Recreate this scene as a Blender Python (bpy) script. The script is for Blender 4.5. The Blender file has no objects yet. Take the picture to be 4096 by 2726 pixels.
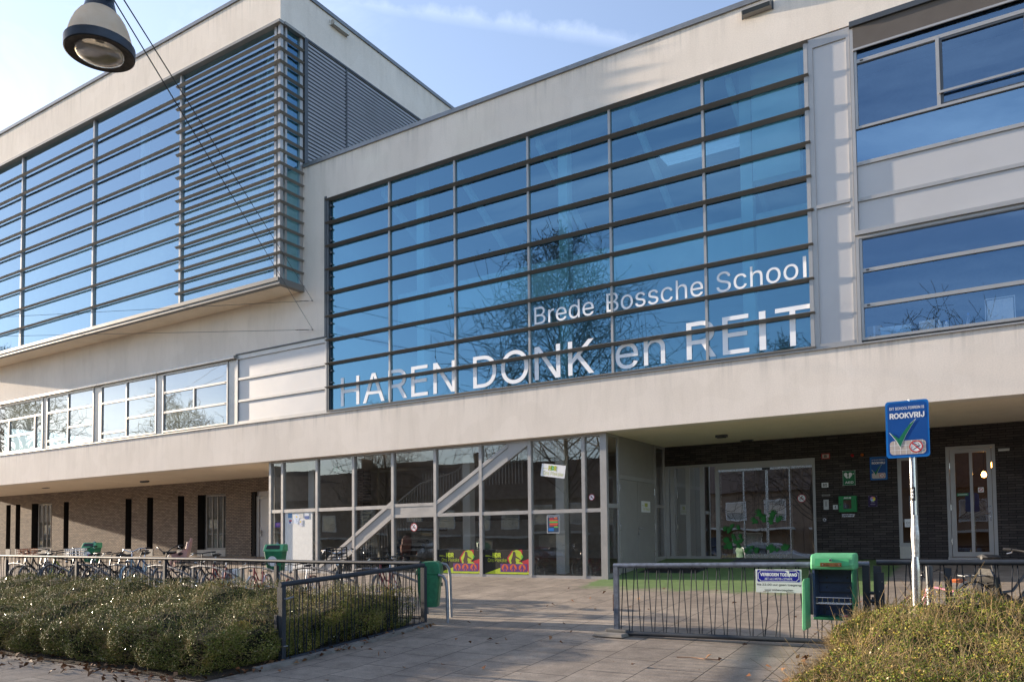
import bpy, math, random
import numpy as np
from mathutils import Vector, Matrix
random.seed(7); RNG = np.random.default_rng(11)
SC = bpy.context.scene
COL = SC.collection
R = math.radians

# ------------------------------------------------------------------ helpers
class MB:
    """collects polygons for one mesh object"""
    def __init__(s): s.v = []; s.f = []; s.m = []; s.mi = 0
    def add(s, vs, fs):
        b = len(s.v); s.v += [tuple(p) for p in vs]
        for f in fs: s.f.append([b + i for i in f]); s.m.append(s.mi)
    def box(s, x0, x1, y0, y1, z0, z1):
        x0, x1 = min(x0, x1), max(x0, x1); y0, y1 = min(y0, y1), max(y0, y1); z0, z1 = min(z0, z1), max(z0, z1)
        s.add([(x0,y0,z0),(x1,y0,z0),(x1,y1,z0),(x0,y1,z0),(x0,y0,z1),(x1,y0,z1),(x1,y1,z1),(x0,y1,z1)],
              [(3,2,1,0),(4,5,6,7),(0,1,5,4),(1,2,6,5),(2,3,7,6),(3,0,4,7)]); return s
    def quad(s, a, b, c, d): s.add([a,b,c,d], [(0,1,2,3)]); return s
    def poly(s, pts): s.add(pts, [tuple(range(len(pts)))]); return s
    def prism(s, pts, axis, a0, a1):
        """extrude a closed 2D outline along axis 'x','y','z'"""
        def P(p, a): return {'x': (a, p[0], p[1]), 'y': (p[0], a, p[1]), 'z': (p[0], p[1], a)}[axis]
        n = len(pts)
        vs = [P(p, a0) for p in pts] + [P(p, a1) for p in pts]
        fs = [tuple(range(n))[::-1], tuple(range(n, 2*n))] + [(i, (i+1) % n, n + (i+1) % n, n + i) for i in range(n)]
        s.add(vs, fs); return s
    def tube(s, pts, r, seg=8, cap=True, closed=False):
        pts = [Vector(p) for p in pts]; n = len(pts)
        rs = r if isinstance(r, (list, tuple)) else [r] * n
        rings = []
        up = None
        for i, p in enumerate(pts):
            if closed: t = pts[(i+1) % n] - pts[i-1]
            else: t = pts[min(i+1, n-1)] - pts[max(i-1, 0)]
            t.normalize()
            if up is None:
                up = Vector((0,0,1)) if abs(t.z) < .9 else Vector((1,0,0))
            a = t.cross(up); 
            if a.length < 1e-6: a = t.orthogonal()
            a.normalize(); b = a.cross(t); up = b
            rings.append([p + (a * math.cos(2*math.pi*k/seg) + b * math.sin(2*math.pi*k/seg)) * rs[i] for k in range(seg)])
        vs = [q for ring in rings for q in ring]; fs = []
        m = n if closed else n - 1
        for i in range(m):
            j = (i+1) % n
            for k in range(seg):
                l = (k+1) % seg
                fs.append((i*seg+k, j*seg+k, j*seg+l, i*seg+l))
        if cap and not closed:
            fs.append(tuple(range(seg))); fs.append(tuple((n-1)*seg + k for k in range(seg))[::-1])
        s.add(vs, fs); return s
    def lathe(s, prof, c=(0,0,0), seg=32, axis='z'):
        vs = []; fs = []
        for r_, h in prof:
            for k in range(seg):
                a = 2*math.pi*k/seg
                p = (r_*math.cos(a), r_*math.sin(a), h) if axis == 'z' else ((r_*math.cos(a), h, r_*math.sin(a)) if axis == 'y' else (h, r_*math.cos(a), r_*math.sin(a)))
                vs.append((p[0]+c[0], p[1]+c[1], p[2]+c[2]))
        for i in range(len(prof)-1):
            for k in range(seg):
                l = (k+1) % seg
                fs.append((i*seg+k, i*seg+l, (i+1)*seg+l, (i+1)*seg+k))
        s.add(vs, fs); return s
    def wall(s, x0, x1, z0, z1, ops, y0, y1, plane='y'):
        """a wall sheet with rectangular openings (ops = x0,x1,z0,z1), thickness y0..y1, with reveals"""
        xs = sorted({x0, x1} | {min(max(v, x0), x1) for o in ops for v in o[:2]})
        zs = sorted({z0, z1} | {min(max(v, z0), z1) for o in ops for v in o[2:]})
        def P(x, y, z): return (x, y, z) if plane == 'y' else (y, x, z)
        nx, nz = len(xs)-1, len(zs)-1
        solid = [[not any(o[0] - 1e-6 <= (xs[i]+xs[i+1])/2 <= o[1] + 1e-6 and o[2] - 1e-6 <= (zs[j]+zs[j+1])/2 <= o[3] + 1e-6 for o in ops) for j in range(nz)] for i in range(nx)]
        S = lambda i, j: 0 <= i < nx and 0 <= j < nz and solid[i][j]
        for i in range(nx):
            for j in range(nz):
                if not solid[i][j]: continue
                a, b, c, d = xs[i], xs[i+1], zs[j], zs[j+1]
                s.quad(P(a,y0,c), P(b,y0,c), P(b,y0,d), P(a,y0,d)); s.quad(P(b,y1,c), P(a,y1,c), P(a,y1,d), P(b,y1,d))
                if not S(i-1, j): s.quad(P(a,y1,c), P(a,y0,c), P(a,y0,d), P(a,y1,d))
                if not S(i+1, j): s.quad(P(b,y0,c), P(b,y1,c), P(b,y1,d), P(b,y0,d))
                if not S(i, j-1): s.quad(P(a,y1,c), P(b,y1,c), P(b,y0,c), P(a,y0,c))
                if not S(i, j+1): s.quad(P(a,y0,d), P(b,y0,d), P(b,y1,d), P(a,y1,d))
        return s
    def build(s, name, mat, parent=None, smooth=False, bevel=0, loc=None):
        me = bpy.data.meshes.new(name); me.from_pydata(s.v, [], s.f)
        mats = mat if isinstance(mat, (list, tuple)) else [mat]
        for m in mats: me.materials.append(m)
        if len(mats) > 1: me.polygons.foreach_set('material_index', s.m)
        me.update()
        o = bpy.data.objects.new(name, me); COL.objects.link(o)
        if parent: o.parent = parent
        if loc: o.location = loc
        if smooth:
            me.polygons.foreach_set('use_smooth', [True]*len(me.polygons))
            me.set_sharp_from_angle(angle=R(40))
        if bevel:
            b = o.modifiers.new('bevel', 'BEVEL'); b.width = bevel; b.segments = 2; b.limit_method = 'ANGLE'
        return o

def tag(o, label=None, cat=None, group=None, kind=None):
    if label: o['label'] = label
    if cat: o['category'] = cat
    if group: o['group'] = group
    if kind: o['kind'] = kind
    return o
def thing(name, label, cat, loc=(0,0,0), rz=0, group=None):
    o = bpy.data.objects.new(name, None); COL.objects.link(o); o.location = loc; o.rotation_euler = (0,0,rz)
    o.empty_display_size = .1
    return tag(o, label, cat, group)
def np_mesh(name, V, F, mat, parent=None):
    """V (n,3), F (m,4) arrays -> mesh object"""
    me = bpy.data.meshes.new(name)
    me.vertices.add(len(V)); me.vertices.foreach_set('co', np.ascontiguousarray(V, np.float32).ravel())
    k = F.shape[1]
    me.loops.add(F.size); me.loops.foreach_set('vertex_index', np.ascontiguousarray(F, np.int32).ravel())
    me.polygons.add(len(F)); me.polygons.foreach_set('loop_start', np.arange(0, F.size, k, dtype=np.int32))
    me.update(calc_edges=True); me.materials.append(mat)
    o = bpy.data.objects.new(name, me); COL.objects.link(o)
    if parent: o.parent = parent
    return o

FONT = None
try:      # the interface typeface that ships inside Blender
    import os
    FONT = bpy.data.fonts.load(os.path.join(bpy.utils.system_resource('DATAFILES', path='fonts'), 'Inter.woff2'))
except Exception: FONT = None
def text(name, s, x0, x1, z0, z1, y, mat, parent, bold=0, mapf=None, depth=.002):
    """flat lettering filling the box x0..x1, z0..z1 on a plane facing -Y (or mapf(x,z,d) -> point)"""
    from mathutils.geometry import delaunay_2d_cdt
    cu = bpy.data.curves.new('t', 'FONT'); cu.body = s.replace('I', '|').replace('l', '|')   # plain upright strokes
    if FONT: cu.font = FONT
    o = bpy.data.objects.new('t', cu); COL.objects.link(o)
    dg = bpy.context.evaluated_depsgraph_get(); dg.update()
    cv = o.evaluated_get(dg).to_curve(dg); loops = []
    for sp in cv.splines:
        bp = sp.bezier_points; n = len(bp); pl = []
        for i in range(n):
            a, b = bp[i], bp[(i+1) % n]; p0, p1, p2, p3 = a.co, a.handle_right, b.handle_left, b.co
            straight = abs((p1-p0).cross(p3-p0).z) < 1e-6 and abs((p2-p0).cross(p3-p0).z) < 1e-6
            for k in range(1 if straight else 4):
                q = k/4; pl.append((p0*(1-q)**3 + p1*3*q*(1-q)**2 + p2*3*q*q*(1-q) + p3*q**3).to_2d())
        pl = [p for i, p in enumerate(pl) if (p-pl[i-1]).length > 1e-5]
        if len(pl) > 2: loops.append(pl)
    o.evaluated_get(dg).to_curve_clear(); bpy.data.objects.remove(o); bpy.data.curves.remove(cu)
    kinds = [c for c in s if c in 'Il']
    bars = sorted([l for l in loops if len(l) == 4 and min(p.y for p in l) < -.04 and max(p.y for p in l) > .6], key=lambda l: l[0].x)
    if kinds and len(bars) == len(kinds):
        rest = [l for l in loops if not any(l is b for b in bars)]
        cap = max(p.y for l in rest for p in l)
        for l, c in zip(bars, kinds):
            cx = sum(p.x for p in l)/4; y1_ = cap if (c == 'l' or s.upper() == s) else cap*.965
            for p in l: p.x = cx + (.055 if p.x > cx else -.055)*cap/.73; p.y = y1_ if p.y > .3 else 0.0
    area = lambda l: sum(l[i-1].x*l[i].y - l[i].x*l[i-1].y for i in range(len(l)))/2
    big = max(loops, key=lambda l: abs(area(l))); sgn = 1 if area(big) > 0 else -1
    if bold:
        new = []
        for l in loops:
            n = len(l); q = []
            for i in range(n):
                t1 = (l[i]-l[i-1]).normalized(); t2 = (l[(i+1) % n]-l[i]).normalized(); nn = Vector((t1.y+t2.y, -t1.x-t2.x))
                if nn.length > 1e-4: nn.normalize(); nn /= max(.5, nn.dot(Vector((t1.y, -t1.x))))
                q.append(l[i] + nn*bold*sgn)
            new.append(q)
        loops = new
    # fill by winding number, so that strokes that overlap make one clean face set
    xs = [p.x for l in loops for p in l]; ys_ = [p.y for l in loops for p in l]; lo = (min(xs), min(ys_)); hi = (max(xs), max(ys_))
    vs2 = [p.copy() for l in loops for p in l]; es = []; b0 = 0
    for l in loops: es += [(b0+i, b0+(i+1) % len(l)) for i in range(len(l))]; b0 += len(l)
    ov, oe, of, *_ = delaunay_2d_cdt(vs2, es, [], 0, 1e-5)
    A = np.array([[l[i].x, l[i].y, l[(i+1) % len(l)].x, l[(i+1) % len(l)].y] for l in loops for i in range(len(l))])
    keep = []
    for f in of:
        cx = sum(ov[k].x for k in f)/3; cy = sum(ov[k].y for k in f)/3
        y0_, y1_ = A[:,1] > cy, A[:,3] > cy; m = y0_ != y1_; a = A[m]
        xc = (a[:,2]-a[:,0])*(cy-a[:,1])/(a[:,3]-a[:,1])+a[:,0]; r_ = xc > cx
        if np.where(y1_[m] & r_, 1, 0).sum() != np.where(y0_[m] & r_, 1, 0).sum(): keep.append(tuple(f))
    mb = MB()
    mb.add([(x0+(p.x-lo[0])/(hi[0]-lo[0])*(x1-x0), y, z0+(p.y-lo[1])/(hi[1]-lo[1])*(z1-z0)) for p in ov], keep)
    ob = mb.build(name, mat, parent); ob.data.update()
    return ob

# ------------------------------------------------------------------ materials
def lin(h):
    h = h.lstrip('#'); c = [int(h[i:i+2], 16)/255 for i in (0,2,4)]
    return tuple(x/12.92 if x <= .04045 else ((x+.055)/1.055)**2.4 for x in c) + (1,)
def rgb(r, g, b): return (r, g, b, 1)
def newmat(name):
    m = bpy.data.materials.new(name); m.use_nodes = True
    nt = m.node_tree; b = nt.nodes['Principled BSDF']
    return m, nt, b
def N(nt, t, **kw):
    n = nt.nodes.new(t)
    for k, v in kw.items(): setattr(n, k, v)
    return n
def setin(n, **kw):
    for k, v in kw.items(): n.inputs[k.replace('_', ' ')].default_value = v
def coords(nt, scale=(1,1,1), swap=None):
    """object-space coordinates of world-aligned meshes; swap 'xz' lays bricks on a wall facing -Y, 'yz' on one facing X"""
    tc = N(nt, 'ShaderNodeTexCoord'); out = tc.outputs['Object']
    if swap:
        sp = N(nt, 'ShaderNodeSeparateXYZ'); cb = N(nt, 'ShaderNodeCombineXYZ'); nt.links.new(out, sp.inputs[0])
        nt.links.new(sp.outputs[swap[0].upper()], cb.inputs[0]); nt.links.new(sp.outputs[swap[1].upper()], cb.inputs[1]); out = cb.outputs[0]
    if scale != (1,1,1):
        mp = N(nt, 'ShaderNodeMapping'); mp.inputs['Scale'].default_value = scale; nt.links.new(out, mp.inputs[0]); out = mp.outputs[0]
    return out
def noise(nt, vec, scale, detail=4, rough=.55):
    n = N(nt, 'ShaderNodeTexNoise'); setin(n, Scale=scale, Detail=detail, Roughness=rough); nt.links.new(vec, n.inputs['Vector']); return n.outputs['Fac']
def ramp(nt, fac, stops):
    r = N(nt, 'ShaderNodeValToRGB'); e = r.color_ramp.elements
    while len(e) < len(stops): e.new(.5)
    for el, (p, c) in zip(e, stops): el.position = p; el.color = c if len(c) == 4 else (*c, 1)
    nt.links.new(fac, r.inputs[0]); return r.outputs[0]
def mix(nt, fac, a, b, mode='MIX'):
    m = N(nt, 'ShaderNodeMix', data_type='RGBA', blend_type=mode)
    for sock, v in ((m.inputs[0], fac), (m.inputs[6], a), (m.inputs[7], b)):
        if isinstance(v, (int, float, tuple)): sock.default_value = v
        else: nt.links.new(v, sock)
    return m.outputs[2]
def math_(nt, op, a, b=None, c=None, clamp=False):
    m = N(nt, 'ShaderNodeMath', operation=op, use_clamp=clamp)
    for i, v in enumerate((a, b, c)):
        if v is None: continue
        if isinstance(v, (int, float)): m.inputs[i].default_value = v
        else: nt.links.new(v, m.inputs[i])
    return m.outputs[0]
def bump(nt, b, height, strength=.3, dist=.01):
    n = N(nt, 'ShaderNodeBump'); setin(n, Strength=strength, Distance=dist); nt.links.new(height, n.inputs['Height']); nt.links.new(n.outputs[0], b.inputs['Normal'])
def simple(name, c, rough=.5, metal=0, spec=.5, var=.12, scale=6, bmp=0, bscale=60):
    """one colour with a soft procedural variation of wear"""
    m, nt, b = newmat(name); v = coords(nt)
    f = noise(nt, v, scale, 5)
    c = c if isinstance(c, tuple) else lin(c)
    lo = tuple(x*(1-var) for x in c[:3]) + (1,); hi = tuple(min(1, x*(1+var)) for x in c[:3]) + (1,)
    nt.links.new(ramp(nt, f, [(.3, lo), (.7, hi)]), b.inputs['Base Color'])
    setin(b, Roughness=rough, Metallic=metal); b.inputs['Specular IOR Level'].default_value = spec
    rr = math_(nt, 'MULTIPLY_ADD', noise(nt, v, scale*3, 3), .25, rough-.125, clamp=True); nt.links.new(rr, b.inputs['Roughness'])
    if bmp: bump(nt, b, noise(nt, v, bscale, 3), bmp, .004)
    return m
def flat(name, c, rough=.6, spec=.4):
    m, nt, b = newmat(name); b.inputs['Base Color'].default_value = c if isinstance(c, tuple) else lin(c)
    setin(b, Roughness=rough); b.inputs['Specular IOR Level'].default_value = spec
    return m
M = {}
def stucco(name, c):
    m, nt, b = newmat(name); v = coords(nt)
    big = noise(nt, v, .35, 6, .6); mid = noise(nt, coords(nt, (3, 3, .5)), 1.1, 6, .65); fine = noise(nt, v, 38, 3, .6); vf = noise(nt, v, 110, 2)
    base = ramp(nt, big, [(.3, tuple(x*.93 for x in c[:3])), (.7, tuple(min(1, x*1.05) for x in c[:3]))])
    stain = ramp(nt, mid, [(.28, (.80,.79,.77)), (.52, (1,1,1))])
    base = mix(nt, .38, base, stain, 'MULTIPLY')
    base = mix(nt, .28, base, ramp(nt, fine, [(.3, (.72,.72,.72)), (.7, (1.12,1.12,1.12))]), 'MULTIPLY')
    # repair patches and drip marks under the sill flashing and copings
    pt = noise(nt, v, .9, 2, .4); base = mix(nt, .5, base, ramp(nt, pt, [(.50,(1,1,1)),(.515,(.945,.94,.93))]), 'MULTIPLY')
    sp = N(nt, 'ShaderNodeSeparateXYZ'); nt.links.new(v, sp.inputs[0]); dr = None
    sx = noise(nt, coords(nt, (5.5, 1, .12)), 1.0, 5, .7)
    for zt, ln in ((4.72, .8), (12.34, .9), (17.76, 1.1)):
        q = math_(nt, 'SUBTRACT', 1.0, math_(nt, 'DIVIDE', math_(nt, 'SUBTRACT', zt, sp.outputs[2]), ln), clamp=True)
        q = math_(nt, 'MULTIPLY', q, math_(nt, 'LESS_THAN', sp.outputs[2], zt)); dr = q if dr is None else math_(nt, 'MAXIMUM', dr, q)
    dr = math_(nt, 'MULTIPLY', math_(nt, 'MULTIPLY', dr, dr), ramp(nt, sx, [(.50,(0,0,0)),(.66,(1,1,1))]))
    base = mix(nt, math_(nt, 'MULTIPLY', dr, .5), base, (.40,.37,.33,1))
    nt.links.new(base, b.inputs['Base Color']); setin(b, Roughness=.9); b.inputs['Specular IOR Level'].default_value = .2
    h = math_(nt, 'MULTIPLY_ADD', vf, .35, fine)
    bump(nt, b, h, .22, .012)
    return m
M['stucco'] = stucco('render_stucco', (.84, .755, .665))
M['stucco_soffit'] = stucco('soffit_stucco', (.90, .77, .60))  # same stucco as the walls, warm ground bounce put into its colour
def brick(name, c1, c2, mortar, w, h, ms=.012, bstr=.5, dirt=(.8,1)):
    m, nt, b = newmat(name); v = coords(nt, swap='xz')
    t = N(nt, 'ShaderNodeTexBrick'); t.offset = .5
    setin(t, Scale=1.0, Mortar_Size=ms, Mortar_Smooth=.15, Bias=-.1, Brick_Width=w, Row_Height=h)
    t.inputs['Color1'].default_value = c1; t.inputs['Color2'].default_value = c2; t.inputs['Mortar'].default_value = mortar
    nt.links.new(v, t.inputs['Vector'])
    f = noise(nt, v, 1.3, 6, .65); g = noise(nt, v, 24, 4, .6)
    col = mix(nt, 1, t.outputs['Color'], ramp(nt, f, [(.3, (dirt[0],)*3), (.7, (dirt[1]*1.1,)*3)]), 'MULTIPLY')
    col = mix(nt, .5, col, ramp(nt, g, [(.3, (.6,.6,.6)), (.7, (1.25,1.25,1.25))]), 'MULTIPLY')
    nt.links.new(col, b.inputs['Base Color']); setin(b, Roughness=.85); b.inputs['Specular IOR Level'].default_value = .25
    hh = math_(nt, 'SUBTRACT', math_(nt, 'MULTIPLY', g, .35), t.outputs['Fac'])
    bump(nt, b, hh, bstr, .008)
    return m
M['brick_pale'] = brick('buff_brick', rgb(.36,.285,.225), rgb(.22,.175,.14), rgb(.07,.058,.05), .21, .062, .010, .6)
M['brick_dark'] = brick('black_brick', rgb(.088,.073,.068), rgb(.042,.036,.035), rgb(.016,.014,.014), .29, .058, .0065, .6)
M['brick_red'] = brick('red_brick', rgb(.34,.16,.11), rgb(.25,.11,.08), rgb(.28,.24,.2), .22, .065, .012, .4)
M['alu'] = simple('alu_frame', (.40,.385,.37,1), .38, .35, var=.06, scale=2)
M['alu_dark'] = simple('dark_alu', (.075,.082,.09,1), .4, .3, var=.1, scale=3)
M['alu_panel'] = simple('alu_panel', (.52,.505,.50,1), .42, .15, var=.03, scale=1.2)
M['louvre'] = simple('louvre_alu', (.27,.258,.24,1), .5, .1, var=.08, scale=1.5)
M['louvre_dark'] = simple('louvre_alu_dark', (.19,.182,.17,1), .5, .1, var=.08, scale=1.5)
M['fence_bar'] = simple('fence_bar_paint', (.018,.023,.032,1), .75, 0, .12, .25, 4)
M['grille'] = simple('grille_alu', (.31,.315,.33,1), .5, .15, var=.08, scale=1.5)
M['coping'] = simple('coping_alu', (.22,.225,.23,1), .4, .5, var=.1)
M['concrete'] = simple('sill_concrete', (.50,.47,.42,1), .85, 0, .3, .12, 3, .3, 80)
M['fence'] = simple('fence_paint', (.022,.029,.040,1), .55, 0, .5, .25, 4, .12, 90)
M['galv'] = simple('galvanised_steel', (.26,.27,.29,1), .5, .5, .5, .18, 9)
M['steel'] = simple('stainless', (.55,.55,.56,1), .25, .9, .5, .08, 9)
M['bin_green'] = simple('bin_green', (.020,.165,.075,1), .45, 0, .5, .30, 7)
M['bin_light'] = simple('bin_faded_green', (.11,.40,.19,1), .5, 0, .4, .22, 7)
M['bin_inner'] = simple('bin_inner_blue', (.045,.075,.15,1), .4, 0, .5, .35, 5)
M['black'] = simple('black_rubber', (.012,.012,.013,1), .55, 0, .4, .2, 10)
M['darkgrey'] = simple('dark_interior', (.035,.034,.033,1), .8)
M['white'] = flat('white_paint', (.80,.80,.78,1), .5)
M['offwhite'] = simple('offwhite_board', (.70,.70,.67,1), .5, 0, .4, .06, 8)
M['vinyl'] = flat('white_vinyl', (.93,.94,.96,1), .55)
M['interior'] = simple('interior_wall', (.62,.63,.62,1), .8, 0, .2, .05, 1)
M['kerb'] = simple('kerb_concrete', (.20,.185,.165,1), .9, 0, .3, .3, 4, .4, 60)
M['slab'] = simple('interior_slab', (.80,.82,.82,1), .8, 0, .2, .05, 1)
M['rust'] = simple('rusty_plate', (.16,.075,.03,1), .75, .2, .3, .5, 18)
M['wood'] = simple('wood', (.24,.13,.07,1), .6, 0, .4, .25, 6)

def glass(name, refl, base, trans, wav=.02, wscale=.7, rough=0.0, cell=None, tilt=.006):
    m = bpy.data.materials.new(name); m.use_nodes = True; nt = m.node_tree; nt.nodes.clear()
    out = N(nt, 'ShaderNodeOutputMaterial'); ms = N(nt, 'ShaderNodeMixShader')
    tr = N(nt, 'ShaderNodeBsdfTransparent'); gl = N(nt, 'ShaderNodeBsdfGlossy'); setin(gl, Roughness=rough); gl.inputs['Color'].default_value = (*refl, 1)
    tr.inputs['Color'].default_value = (*trans, 1)
    fr = N(nt, 'ShaderNodeFresnel'); ge = N(nt, 'ShaderNodeNewGeometry')   # a thin sheet: the same reflectance from both sides
    nt.links.new(math_(nt, 'MULTIPLY_ADD', ge.outputs['Backfacing'], 1/1.5-1.5, 1.5), fr.inputs['IOR'])
    v = coords(nt); bp = N(nt, 'ShaderNodeBump'); setin(bp, Strength=wav, Distance=.3)
    nt.links.new(noise(nt, v, wscale, 2), bp.inputs['Height'])
    if cell:      # every pane sits at its own very slightly different angle
        sp = N(nt, 'ShaderNodeSeparateXYZ'); nt.links.new(v, sp.inputs[0]); cb = N(nt, 'ShaderNodeCombineXYZ')
        for k, ax in ((0, 0), (2, 2)): nt.links.new(math_(nt, 'FLOOR', math_(nt, 'DIVIDE', math_(nt, 'SUBTRACT', sp.outputs[ax], cell[k+1 if k else 1]), cell[k if k else 0])), cb.inputs[k])
        wn = N(nt, 'ShaderNodeTexWhiteNoise'); nt.links.new(cb.outputs[0], wn.inputs['Vector'])
        s1 = N(nt, 'ShaderNodeVectorMath', operation='SUBTRACT'); nt.links.new(wn.outputs['Color'], s1.inputs[0]); s1.inputs[1].default_value = (.5,.5,.5)
        s2 = N(nt, 'ShaderNodeVectorMath', operation='SCALE'); nt.links.new(s1.outputs[0], s2.inputs[0]); s2.inputs['Scale'].default_value = tilt*2
        s3 = N(nt, 'ShaderNodeVectorMath', operation='ADD'); nt.links.new(bp.outputs[0], s3.inputs[0]); nt.links.new(s2.outputs[0], s3.inputs[1])
        s4 = N(nt, 'ShaderNodeVectorMath', operation='NORMALIZE'); nt.links.new(s3.outputs[0], s4.inputs[0]); nt.links.new(s4.outputs[0], gl.inputs['Normal'])
    else: nt.links.new(bp.outputs[0], gl.inputs['Normal'])
    f = math_(nt, 'MULTIPLY_ADD', fr.outputs[0], 1-base, base, clamp=True)
    # the back of the sheet shows the same coating
    nt.links.new(f, ms.inputs[0]); nt.links.new(tr.outputs[0], ms.inputs[1]); nt.links.new(gl.outputs[0], ms.inputs[2]); nt.links.new(ms.outputs[0], out.inputs[0])
    return m
M['glass_hall'] = glass('solar_glass', (.36,.66,.90), .27, (.45,.76,.84), .008, cell=(2.26,-14.32,.7011,4.79), tilt=.008)
M['glass_right'] = glass('classroom_glass', (.36,.60,.92), .22, (.74,.82,.88), .008, cell=(4.4,-2.2,.68,4.8), tilt=.006)
M['glass_bay'] = glass('bay_glass', (.58,.79,.98), .33, (.46,.62,.66), .008, cell=(5.06,-22.48,.767,8.69), tilt=.010)
M['glass_strip'] = glass('window_glass', (.92,.95,1.0), .29, (.45,.5,.5), .005, 1.0, cell=(1.85,-30.65,.69,4.79), tilt=.010)
M['glass_dark'] = glass('entrance_glass', (.92,.92,.93), .14, (.80,.81,.79), .006, cell=(1.485,-18.84,1.8,.1), tilt=.006)
M['glass_spandrel'] = glass('spandrel_glass', (.42,.70,1.0), .34, (.5,.6,.68), .008)

# camera -------------------------------------------------------------------
yaw, pitch, roll = R(32.016), R(2.441), R(-.592)
f0 = Vector((-math.sin(yaw), math.cos(yaw), 0)); r0 = Vector((math.cos(yaw), math.sin(yaw), 0)); u0 = Vector((0,0,1))
f2 = f0*math.cos(pitch) + u0*math.sin(pitch); u2 = u0*math.cos(pitch) - f0*math.sin(pitch)
rr = r0*math.cos(roll) + u2*math.sin(roll); uu = u2*math.cos(roll) - r0*math.sin(roll)
CAMP = Vector((0, -16.5, 1.0))
cd = bpy.data.cameras.new('camera'); cam = bpy.data.objects.new('camera', cd); COL.objects.link(cam)
mw = Matrix.Identity(4)
for i in range(3): mw[i][0] = rr[i]; mw[i][1] = uu[i]; mw[i][2] = -f2[i]; mw[i][3] = CAMP[i]
cam.matrix_world = mw
cd.sensor_width = 36; cd.lens = 3127.2/4096*36; cd.shift_y = (2018.1-1363)/4096; cd.clip_end = 2000; cd.clip_start = .05
SC.camera = cam

# light --------------------------------------------------------------------
SUND = Vector((-1, -.0857, .1715)).normalized()
el = math.asin(SUND.z); az = math.atan2(SUND.x, SUND.y)
ld = bpy.data.lights.new('sun', 'SUN'); ld.energy = 5.0; ld.angle = R(.53); ld.color = (1, .83, .64)
so = bpy.data.objects.new('sun', ld); COL.objects.link(so); so.rotation_euler = SUND.to_track_quat('Z', 'Y').to_euler(); so.location = (-60, -20, 40)

w = bpy.data.worlds.new('World'); SC.world = w; w.use_nodes = True; nt = w.node_tree
bg = nt.nodes['Background']; bg.inputs[1].default_value = .105
sky = N(nt, 'ShaderNodeTexSky', sky_type='NISHITA'); sky.sun_disc = False; sky.sun_elevation = el; sky.sun_rotation = az % (2*math.pi)
sky.air_density = 1.0; sky.dust_density = .6; sky.ozone_density = 1.6; sky.altitude = 0
tc = N(nt, 'ShaderNodeTexCoord'); sp = N(nt, 'ShaderNodeSeparateXYZ'); nt.links.new(tc.outputs['Generated'], sp.inputs[0])
zc = math_(nt, 'ADD', math_(nt, 'MAXIMUM', sp.outputs[2], 0.0), .12)
cb = N(nt, 'ShaderNodeCombineXYZ')
nt.links.new(math_(nt, 'DIVIDE', sp.outputs[0], zc), cb.inputs[0]); nt.links.new(math_(nt, 'DIVIDE', sp.outputs[1], zc), cb.inputs[1])
mp = N(nt, 'ShaderNodeMapping'); mp.inputs['Rotation'].default_value = (0,0,R(35)); mp.inputs['Scale'].default_value = (.55, 1.6, 1); nt.links.new(cb.outputs[0], mp.inputs[0])
n1 = N(nt, 'ShaderNodeTexNoise'); setin(n1, Scale=1.1, Detail=9, Roughness=.62, Distortion=.5); nt.links.new(mp.outputs[0], n1.inputs['Vector'])
n2 = N(nt, 'ShaderNodeTexNoise'); setin(n2, Scale=.35, Detail=3, Roughness=.5); nt.links.new(cb.outputs[0], n2.inputs['Vector'])
cir = math_(nt, 'MULTIPLY', ramp(nt, n1.outputs['Fac'], [(.42,(0,0,0)),(.78,(1,1,1))]), ramp(nt, n2.outputs['Fac'], [(.36,(.1,.1,.1)),(.62,(1,1,1))]))
# contrail: a thin ragged band round a great circle
ca, cbv = Vector((-.735,.686,.694)).normalized(), Vector((-.411,.891,.639)).normalized()
nn = ca.cross(cbv).normalized()
dv = N(nt, 'ShaderNodeVectorMath', operation='DOT_PRODUCT'); nt.links.new(tc.outputs['Generated'], dv.inputs[0]); dv.inputs[1].default_value = nn
n3 = N(nt, 'ShaderNodeTexNoise'); setin(n3, Scale=26, Detail=6, Roughness=.6); nt.links.new(tc.outputs['Generated'], n3.inputs['Vector'])
off = math_(nt, 'MULTIPLY_ADD', n3.outputs['Fac'], .02, -.01)
dist = math_(nt, 'ABSOLUTE', math_(nt, 'ADD', dv.outputs['Value'], off))
band = math_(nt, 'SUBTRACT', 1.0, math_(nt, 'DIVIDE', dist, .024), clamp=True)
band = math_(nt, 'MULTIPLY', math_(nt, 'MULTIPLY', band, .2), ramp(nt, n3.outputs['Fac'], [(.25,(.45,.45,.45)),(.7,(1,1,1))]))
zen = math_(nt, 'GREATER_THAN', sp.outputs[1], 0.0)
band = math_(nt, 'MULTIPLY', band, zen)
cl = math_(nt, 'MAXIMUM', math_(nt, 'MULTIPLY', cir, .58), band)
# thin high cloud veils the blue everywhere a little, more towards the sun
dsun = N(nt, 'ShaderNodeVectorMath', operation='DOT_PRODUCT'); nt.links.new(tc.outputs['Generated'], dsun.inputs[0]); dsun.inputs[1].default_value = SUND
veil = ramp(nt, math_(nt, 'MULTIPLY_ADD', dsun.outputs['Value'], .5, .5), [(.15,(.02,.02,.02)),(.55,(.05,.05,.05)),(.78,(.10,.10,.10)),(.97,(.22,.22,.22))])
cl = math_(nt, 'MAXIMUM', cl, veil)
skyc = mix(nt, 1.0, sky.outputs[0], (.97,1.0,1.17,1), 'MULTIPLY')
cc = mix(nt, cl, skyc, (7.6, 7.9, 8.6, 1))
nt.links.new(cc, bg.inputs[0])
SC.view_settings.view_transform = 'Standard'; SC.view_settings.look = 'None'; SC.view_settings.exposure = 1.58; SC.view_settings.gamma = 1

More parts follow.
